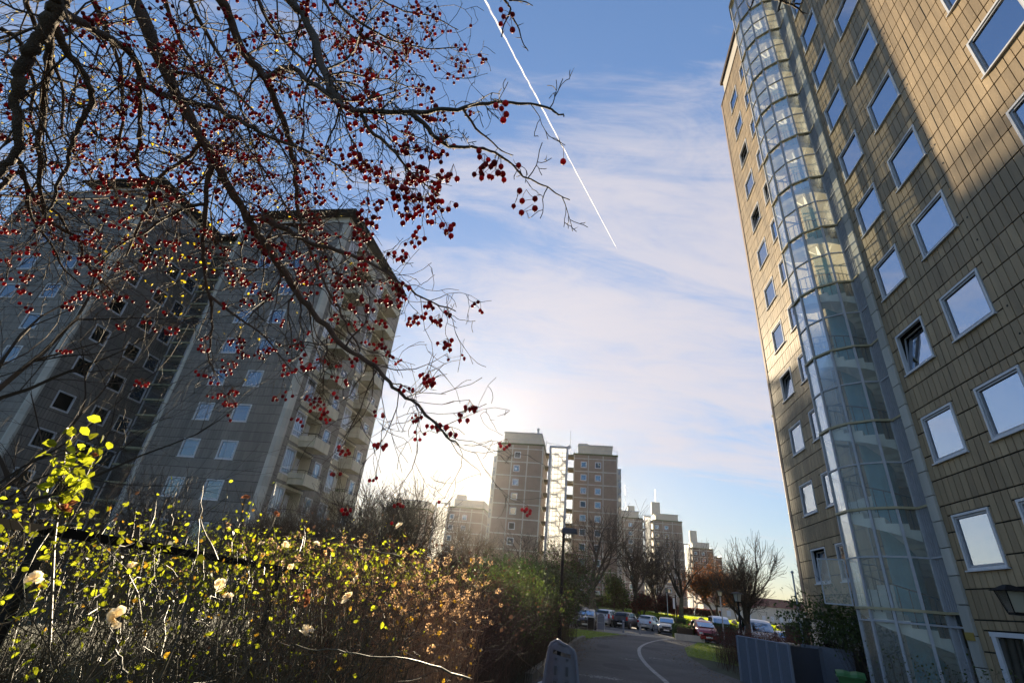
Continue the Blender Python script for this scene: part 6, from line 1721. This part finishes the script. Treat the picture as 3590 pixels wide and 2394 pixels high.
# ------------------------------------------------------------------ street furniture
def furniture():
    G = lambda az, D: (D * math.sin(math.radians(az)), D * math.cos(math.radians(az)))
    # bollards
    m_bol = mat('grey_bollard_paint', (.22, .23, .26), .5, noise=.1)
    for i, (az, D, lab) in enumerate(((14.21, 50.5, 'grey metal bollard at the end of the path, the left of two'), (15.83, 50.3, 'grey metal bollard at the end of the path, the right of two'))):
        x, y = G(az, D); r = empty('bollard', (x, y, 0), 0, lab, 'bollard', 'bollards closing the path')
        b = MB(); b.tube([(0, 0, 0), (0, 0, .78)], .09, 16, cap=True); b.build('post', m_bol, r, smooth=False)
        b = MB(); b.tube([(0, 0, .78), (0, 0, .80), (0, 0, .82)], [.07, .07, .07], 16); b.build('groove', m_black, r)
        b = MB(); b.tube([(0, 0, .82), (0, 0, .9), (0, 0, .94), (0, 0, .955)], [.092, .092, .07, .01], 16); b.build('cap', m_bol, r, smooth=True)
    # round topped board in a hoop frame
    x, y = G(12.0, 48.5); r = empty('hoop_sign', (x, y, 0), math.radians(-12), 'round topped grey board in a tubular hoop frame beside the dark grey car', 'sign')
    arc = [(.31 * c, 0, 1.02 + .31 * s) for c, s in [(math.cos(math.pi * k / 14), math.sin(math.pi * k / 14)) for k in range(15)]]
    h = MB(); h.tube([(.31, 0, 0)] + arc + [(-.31, 0, 0)], .022, 8); h.tube([(-.31, 0, .62), (.31, 0, .62)], .016, 6); h.build('frame', m_greyfr, r)
    b = MB(); pts = [(.28, 0, .12)] + [(.28 * c, 0, 1.02 + .28 * s) for c, s in [(math.cos(math.pi * k / 14), math.sin(math.pi * k / 14)) for k in range(15)]] + [(-.28, 0, .12)]
    f = [(a, -.012, c) for a, _, c in pts]; k_ = [(a, .012, c) for a, _, c in pts]; n = len(f)
    b.mesh(f + k_, [tuple(range(n)), tuple(range(n, 2 * n))[::-1]] + [(i, n + i, n + (i + 1) % n, (i + 1) % n) for i in range(n)]); b.build('board', mat('blue_grey_board', (.13, .16, .22), .5), r)
    x, y = G(11.0, 47.5); r = empty('waste_basket', (x, y, 0), math.radians(-12), 'square dark litter bin in front of the dark grey car', 'litter bin')
    b = MB(); b.box(-.26, .26, -.2, .2, .12, .95); b.build('bin_body', m_black, r); b = MB(); b.box(-.29, .29, -.23, .23, .951, 1.0); b.build('lid', m_greyfr, r)
    b = MB(); b.box(-.28, -.24, -.03, .03, 0, 1.05); b.box(.24, .28, -.03, .03, 0, 1.05); b.build('legs', m_greyfr, r)
    # tall black lamp post with a box head
    x, y = G(7.9, 20); r = empty('lamp_post', (x, y, 0), 0, 'tall black lamp post with a flat round-ended head, over the hedge', 'street lamp')
    b = MB(); b.tube([(0, 0, 0), (0, 0, 1.2), (0, 0, 4.25)], [.075, .062, .052], 12, cap=True); b.build('post', m_black, r)
    b = MB(); hx, zt = .22, 4.38
    pts = [(hx - .12 + .17 * (-1 if i in (5, 6, 7, 8, 9, 10, 11) else 1) * abs(TRIG[16][i][0]) , .15 * TRIG[16][i][1]) for i in range(16)]
    out = [(hx + (.2 if c > 0 else -.2) + .12 * c, .14 * s) for c, s in TRIG[24]]
    n = len(out); b.mesh([(a, c, 4.2) for a, c in out] + [(a, c, 4.24) for a, c in out] + [(hx + (a - hx) * .96, c * .95, 4.37) for a, c in out] + [(hx + (a - hx) * .8, c * .7, 4.40) for a, c in out],
           [tuple(range(n))[::-1], tuple(range(3 * n, 4 * n))] + [(j * n + i, j * n + (i + 1) % n, (j + 1) * n + (i + 1) % n, (j + 1) * n + i) for j in range(3) for i in range(n)])
    b.build('lamp_head', mat('dark_blue_lamp_housing', (.02, .025, .045), .35), r)
    b = MB(); b.box(hx - .22, hx + .24, -.09, .09, 4.185, 4.199); b.build('diffuser', mat('lamp_diffuser', (.3, .3, .3), .4), r)
    # lantern posts
    def lantern(az, D, zt, lab, col, s=1.0, thick=.05):
        x, y = G(az, D); r = empty('lantern_post', (x, y, 0), math.radians(20), lab, 'street lamp', 'lantern lamp posts')
        b = MB(); b.tube([(0, 0, 0), (0, 0, zt - .55 * s)], thick, 10, cap=True); b.build('post', col, r)
        b = MB(); a, c = .28 * s, .06 * s; z0, z1 = zt - .1 * s, zt
        b.mesh([(-a, -a, z0), (a, -a, z0), (a, a, z0), (-a, a, z0), (-c, -c, z1), (c, -c, z1), (c, c, z1), (-c, c, z1)], [(3, 2, 1, 0), (4, 5, 6, 7), (0, 1, 5, 4), (1, 2, 6, 5), (2, 3, 7, 6), (3, 0, 4, 7)])
        b.build('lamp_roof', m_black, r)
        w0, w1 = .16 * s, .11 * s; g = MB(); za, zb = zt - .105 * s, zt - .5 * s
        g.mesh([(-w0, -w0, za), (w0, -w0, za), (w0, w0, za), (-w0, w0, za), (-w1, -w1, zb), (w1, -w1, zb), (w1, w1, zb), (-w1, w1, zb)], [(0, 4, 5, 1), (1, 5, 6, 2), (2, 6, 7, 3), (3, 7, 4, 0)])
        g.build('lamp_glass', MATS['lantern_glass'], r)
        f = MB()
        for sx in (-1, 1):
            for sy in (-1, 1): f.tube([(sx * w0, sy * w0, za), (sx * w1, sy * w1, zb)], .012 * s, 4)
        f.box(-w1 - .02, w1 + .02, -w1 - .02, w1 + .02, zb - .05 * s, zb); f.build('lamp_frame', m_black, r)
    lantern(25.1, 28, 3.05, 'black post with a square glass lantern, nearest of the lantern lamps on the right', m_black, .8, .05)
    lantern(23.55, 45, 3.78, 'pale grey lantern post left of the black lantern, behind the dark red car', m_greyfr, .75, .05)
    lantern(18.55, 88, 5.3, 'small pale lantern lamp on the lawn in front of the twin towers with lift housings', m_greyfr, 1.1, .06)
    x, y = G(19.35, 55); r = empty('sign_post', (x, y, 0), math.radians(-10), 'dark post with a small white plate behind the clipped hedge', 'sign')
    b = MB(); b.tube([(0, 0, 0), (0, 0, 3.5)], .06, 8, cap=True); b.build('post', m_black, r); b = MB(); b.box(-.26, -.07, -.02, .0, 2.3, 3.2); b.build('plate', m_white, r)
    p0 = Vector(at(2778, 2010, 24)); r = empty('flagpole', (p0.x, p0.y, 0), 0, 'thin pale pole at the left corner of the near beige tower', 'pole')
    b = MB(); b.tube([(0, 0, 0), (0, 0, p0.z)], [.045, .03], 8, cap=True); b.build('shaft', m_greyfr, r); b = MB(); b.sphere((0, 0, p0.z + .05), .06); b.build('finial', m_greyfr, r)
    # clipped hedge box and retaining wall, dark hedges round the car park
    def hedge_box(lab, c0, c1, w, h, z, seed, m, grp='clipped hedges round the car park', leafs=5200, s=.06, name='clipped_hedge'):
        rnd = random.Random(seed); a = Vector((*PQ(*c0), z)); e = Vector((*PQ(*c1), z)); d = (e - a); L = d.length; d.normalize(); nn = Vector((-d.y, d.x, 0))
        r = empty(name, tuple(a), 0, lab, 'hedge', grp); b = MB(tuple(a))
        core = MB(tuple(a)); core.obox(tuple(a - nn * (w / 2 - .12)), tuple(d * L), tuple(nn * (w - .24)), (0, 0, h - .12)); core.build('stems', m_twig, r)
        for i in range(leafs):
            u = rnd.uniform(0, L); k = rnd.random()
            if k < .45: v, zz = rnd.uniform(-w / 2, w / 2), h + rnd.gauss(0, .05)
            else: v, zz = rnd.choice((-1, 1)) * w / 2 + rnd.gauss(0, .04), rnd.uniform(0, h)
            leaf(b, rnd, a + d * u + nn * v + Vector((0, 0, zz)), rnd.uniform(.6, 1.3) * s)
        b.build('leaves', m, r)
    hedge_box('square clipped olive hedge on a low wall between the beige and the dark red car', (8.3, 49.2), (8.8, 54.5), 1.5, 1.0, .0, 1, MATS['dark_green_leaf'], s=.09)
    hedge_box('long dark hedge behind the silver and black cars', (-12, 76.3), (13, 76.3), 1.2, 1.25, .0, 2, MATS['dark_green_leaf'], leafs=9000, s=.16)
    hedge_box('dark hedge below the sunlit lawn, behind the vans', (13.5, 76.3), (46, 76.0), 1.2, .95, .0, 3, MATS['dark_green_leaf'], leafs=9000, s=.16)
    hedge_box('rounded bushes behind the clipped hedge, under the sign post', (10.5, 55.5), (14, 57.5), 1.6, 1.35, 0, 4, MATS['deep_green_leaf'], s=.09)
    hedge_box('red brown hedge on the lawn in front of the twin towers with lift housings', (6, 104), (24, 104), 1.6, 1.1, 1.95, 5, m_rleaf, leafs=6000, s=.16, grp='hedges on the far lawn')
    hedge_box('dark hedge under the forked tree by the wall of the right block', (-4, 94), (6, 95), 1.6, 1.6, 1.8, 6, MATS['dark_green_leaf'], leafs=6000, s=.18, grp='hedges on the far lawn')
    hedge_box('rust coloured bank of shrubs behind the white vans at the right', (27, 74), (44, 70), 3.0, 2.3, .3, 7, m_rleaf, leafs=9000, s=.18, grp='hedges on the far lawn')
    hedge_box('dark thicket between the orange shrubs and the beige tower', (14, 40), (24, 44), 2.5, 2.0, .0, 8, MATS['dark_green_leaf'], leafs=9000, s=.10, grp='hedges on the far lawn')
    x, y = PQ(8.3, 48.35); w = MB((x, y, 0)); w.obox((*PQ(7.3, 48.0), 0), Vector((*PQ(9.6, 48.0), 0)) - Vector((*PQ(7.3, 48.0), 0)), Vector((*PQ(7.3, 48.3), 0)) - Vector((*PQ(7.3, 48.0), 0)), (0, 0, .45))
    o = w.build('low_wall', m_conc); o.location = (x, y, 0); tag(o, 'low concrete wall at the foot of the square clipped hedge', 'wall')
    # boulders along the lawn
    rnd = random.Random(9); m_rock = mat('pinkish_boulder', (.26, .20, .17), .85, noise=.25, nscale=2, bump=.5)
    for i in range(16):
        p = 17 + i * 1.55 + rnd.uniform(-.3, .3); q = 86.5 + rnd.uniform(-.8, .8) - i * .12; x, y = PQ(p, q); r_ = rnd.uniform(.38, .68)
        b = MB(); b.sphere((0, 0, 0), r_, 10, 7, .75); 
        b.v = [(vx * (1 + rnd.uniform(-.13, .13)) * 1.25, vy * (1 + rnd.uniform(-.13, .13)), vz * (1 + rnd.uniform(-.1, .1))) for vx, vy, vz in b.v]
        o = b.build('boulder', m_rock, None, smooth=True); o.location = (x, y, zg(p, q) + r_ * .35); o.rotation_euler = (0, 0, rnd.uniform(0, 6))
        tag(o, 'pinkish grey boulder in the row along the sunlit lawn', 'boulder', 'boulders along the lawn')
    # playground arch
    x, y = G(22.2, 92); r = empty('climbing_arch', (x, y, 2.0), 0, 'thin white tubular arch standing on the far lawn', 'play equipment')
    b = MB(); b.tube([(2.0 * math.cos(t), 0, 2.2 * math.sin(t)) for t in [math.pi * k / 16 for k in range(17)]], .07, 6); b.build('arch', m_white, r)
    # bin store: slatted screen, container, green lid bin
    m_scr = mat('grey_mesh_panel', (.13, .145, .175), .55, noise=.08, nscale=10)
    c = [Vector((*at(x, 2300, D)[:2], 0)) for x, D in ((2585, 22.0), (2764, 24.1), (2878, 26.3))]
    c[0] = Vector((22 * math.sin(math.radians(24.7)), 22 * math.cos(math.radians(24.7)), 0)); c[1] = Vector((20.5 * math.sin(math.radians(28.9)), 20.5 * math.cos(math.radians(28.9)), 0)); c[2] = Vector((22.4 * math.sin(math.radians(31.3)), 22.4 * math.cos(math.radians(31.3)), 0))
    hgt = [1.34, 1.29, 1.25]
    r = empty('bin_screen', tuple(c[0]), 0, 'grey metal panel screen standing round the waste containers', 'screen'); org = tuple(c[0])
    d = c[1] - c[0]; nn = Vector((-d.y, d.x, 0)).normalized()
    for i in range(5):
        a = c[0] + d * (i / 5); b_ = c[0] + d * ((i + 1) / 5); h0 = hgt[0] + (hgt[1] - hgt[0]) * i / 5
        m_ = MB(org); m_.obox(tuple(a + d.normalized() * .03), tuple((b_ - a) - d.normalized() * .06), tuple(nn * .02), (0, 0, h0)); m_.build('panel', m_scr, r)
    for i in range(6):
        a = c[0] + d * (i / 5); h0 = hgt[0] + (hgt[1] - hgt[0]) * i / 5; m_ = MB(org); m_.box(a.x - .035, a.x + .035, a.y - .035, a.y + .035, 0, h0 + .03); m_.build('post', m_greyfr2, r)
    m_ = MB(org); m_.tube([tuple(c[0] + Vector((0, 0, hgt[0] + .03))), tuple(c[1] + Vector((0, 0, hgt[1] + .03)))], .022, 6); m_.build('top_rail', m_greyfr2, r)
    e = c[2] - c[1]
    m_ = MB(org); m_.quad(tuple(c[1]), tuple(c[2]), tuple(c[2] + Vector((0, 0, hgt[2]))), tuple(c[1] + Vector((0, 0, hgt[1])))); m_.build('mesh_panel', glass_clear('dark_wire_mesh', .35, .35, .03, .4, (.10, .11, .13), .1, 60), r)
    m_ = MB(org); m_.box(c[2].x - .07, c[2].x + .07, c[2].y - .05, c[2].y + .05, 0, hgt[2] + .05); m_.build('post', m_scr, r)
    g = MB(org); a = c[0] + nn * 2.3 + d * .3; m_p = g; g.obox(tuple(a), tuple(d * .9), tuple(nn * .03), (0, 0, 1.32)); g.build('back_panel', m_scr, r)
    # waste container
    def container(pos, rz, lab, w, dpt, h, m, cat='waste container'):
        r = empty('waste_container', pos, rz, lab, cat, 'waste containers behind the screen')
        b = MB(); k = .86; b.mesh([(-w / 2 * k, -dpt / 2 * k, .14), (w / 2 * k, -dpt / 2 * k, .14), (w / 2 * k, dpt / 2 * k, .14), (-w / 2 * k, dpt / 2 * k, .14), (-w / 2, -dpt / 2, h), (w / 2, -dpt / 2, h), (w / 2, dpt / 2, h), (-w / 2, dpt / 2, h)],
               [(3, 2, 1, 0), (4, 5, 6, 7), (0, 1, 5, 4), (1, 2, 6, 5), (2, 3, 7, 6), (3, 0, 4, 7)]); b.build('body', m, r)
        b = MB(); N_ = 8; V = []
        for i in range(N_ + 1):
            t = i / N_; yy = -dpt / 2 - .04 + (dpt + .08) * t; zz = h + .03 + .13 * math.sin(math.pi * t) ** .7
            V += [(-w / 2 - .04, yy, zz), (-w / 4, yy, zz + .02), (0, yy, zz - .01), (w / 4, yy, zz + .02), (w / 2 + .04, yy, zz)]
        Fc = [(i * 5 + j, i * 5 + j + 1, (i + 1) * 5 + j + 1, (i + 1) * 5 + j) for i in range(N_) for j in range(4)]
        b.mesh(V, Fc); b.box(-w / 2 - .04, w / 2 + .04, -dpt / 2 - .05, dpt / 2 + .05, h + .0, h + .035); b.build('lid', m, r, smooth=False)
        for sx in (-1, 1):
            for sy in (-1, 1):
                b = MB(); b.tube([(sx * w * .36 - .025, sy * dpt * .34, .08), (sx * w * .36 + .025, sy * dpt * .34, .08)], .08, 12, cap=True); b.build('castor', m_black, r)
        for sx in (-1, 1):
            b = MB(); b.tube([(sx * (w / 2 + .0), -.1, h - .12), (sx * (w / 2 + .06), -.1, h - .12), (sx * (w / 2 + .06), .1, h - .12), (sx * w / 2, .1, h - .12)], .018, 5); b.build('handle', m_black, r)
        return r
    m_gd = mat('dark_green_plastic', (.012, .02, .02), .45)
    m_gl = mat('green_plastic', (.03, .14, .035), .45)
    G2 = lambda az, D: (*G(az, D), 0)
    container(G2(29.9, 24.2), math.radians(-28), 'black green waste container behind the dark mesh, left of the other', 1.35, .95, 1.12, m_gd)
    r2 = container(G2(32.7, 24.0), math.radians(-28), 'big black green waste container right of the screen, a bag on its lid', 1.5, 1.0, 1.14, m_gd)
    x, y, _ = G2(32.3, 23.9)
    b = MB(); b.sphere((0, 0, 0), .24, 12, 7, .42); rn = random.Random(4); b.v = [(vx * 1.2 * (1 + rn.uniform(-.1, .1)), vy * .8, vz * (1 + rn.uniform(-.25, .25))) for vx, vy, vz in b.v]
    o = b.build('rubbish_bag', m_black, None, smooth=True); o.location = (x, y, 1.38); tag(o, 'crumpled black bag lying on the right waste container', 'bag')
    container(G2(33.25, 19.2), math.radians(-30), 'small waste bin with a bright green domed lid at the bottom edge', .62, .6, .72, m_gl, 'waste bin')
m_greyfr2 = mat('blue_grey_steel', (.20, .22, .27), .5)
furniture()

# ------------------------------------------------------------------ contrail, far out in the sky
def contrail():
    m = bpy.data.materials.new('ice_trail'); m.use_nodes = True
    nt = m.node_tree; N, L = nt.nodes.new, nt.links.new
    nt.nodes.remove(nt.nodes['Principled BSDF'])
    tl = N('ShaderNodeBsdfTranslucent'); tl.inputs[0].default_value = (1, .97, .93, 1)
    df = N('ShaderNodeBsdfDiffuse'); df.inputs[0].default_value = (1, .98, .96, 1)
    a = N('ShaderNodeMixShader'); a.inputs[0].default_value = .75; L(df.outputs[0], a.inputs[1]); L(tl.outputs[0], a.inputs[2])
    tp = N('ShaderNodeBsdfTransparent'); lw = N('ShaderNodeLayerWeight'); lw.inputs[0].default_value = .35
    tc = N('ShaderNodeTexCoord'); nz = N('ShaderNodeTexNoise'); L(tc.outputs['Object'], nz.inputs['Vector']); nz.inputs['Scale'].default_value = .02; nz.inputs['Detail'].default_value = 5
    mm = N('ShaderNodeMath'); mm.operation = 'MULTIPLY'; inv = N('ShaderNodeMath'); inv.operation = 'SUBTRACT'; inv.inputs[0].default_value = 1; L(lw.outputs['Facing'], inv.inputs[1])
    mr = N('ShaderNodeMapRange'); L(nz.outputs[0], mr.inputs['Value']); mr.inputs['From Min'].default_value = .25; mr.inputs['From Max'].default_value = .6; mr.inputs['To Min'].default_value = .2; mr.inputs['To Max'].default_value = .75
    L(inv.outputs[0], mm.inputs[0]); L(mr.outputs[0], mm.inputs[1])
    mx = N('ShaderNodeMixShader'); L(mm.outputs[0], mx.inputs[0]); L(tp.outputs[0], mx.inputs[1]); L(a.outputs[0], mx.inputs[2]); L(mx.outputs[0], nt.nodes['Material Output'].inputs[0])
    p0, p1 = Vector(atd(1640, -110, 3000)), Vector(atd(2163, 873, 4200))
    b = MB(tuple(p0)); n = 60; rn = random.Random(3); pts = []; R = []
    for i in range(n + 1):
        t = i / n; q = p0.lerp(p1, t); pts.append(q + rdir(rn) * 3 * (1 - t)); R.append((5.2 * (1 - t) + 2.6 * t) * rn.uniform(.85, 1.15) * (1 if i < n else .1))
    b.tube(pts, R, 12)
    o = b.build('contrail', m, None, smooth=True); o.location = tuple(p0)
    tag(o, 'long thin white aircraft trail crossing the blue sky', 'contrail')
contrail()

# ------------------------------------------------------------------ haze: the winter air between here and the far towers
def haze():
    m = bpy.data.materials.new('haze_air'); m.use_nodes = True
    nt = m.node_tree; nt.nodes.clear()
    out = nt.nodes.new('ShaderNodeOutputMaterial'); v = nt.nodes.new('ShaderNodeVolumePrincipled')
    v.inputs['Color'].default_value = (.95, .93, .9, 1); v.inputs['Density'].default_value = HAZE; v.inputs['Anisotropy'].default_value = .76
    nt.links.new(v.outputs[0], out.inputs['Volume'])
    b = MB(); b.box(-420, 420, -60, 560, -1.2, 49)
    o = b.build('haze', m); o['kind'] = 'stuff'; o['label'] = 'thin pale winter haze in front of the far towers'; o['category'] = 'haze'
HAZE = 0.00008
haze()
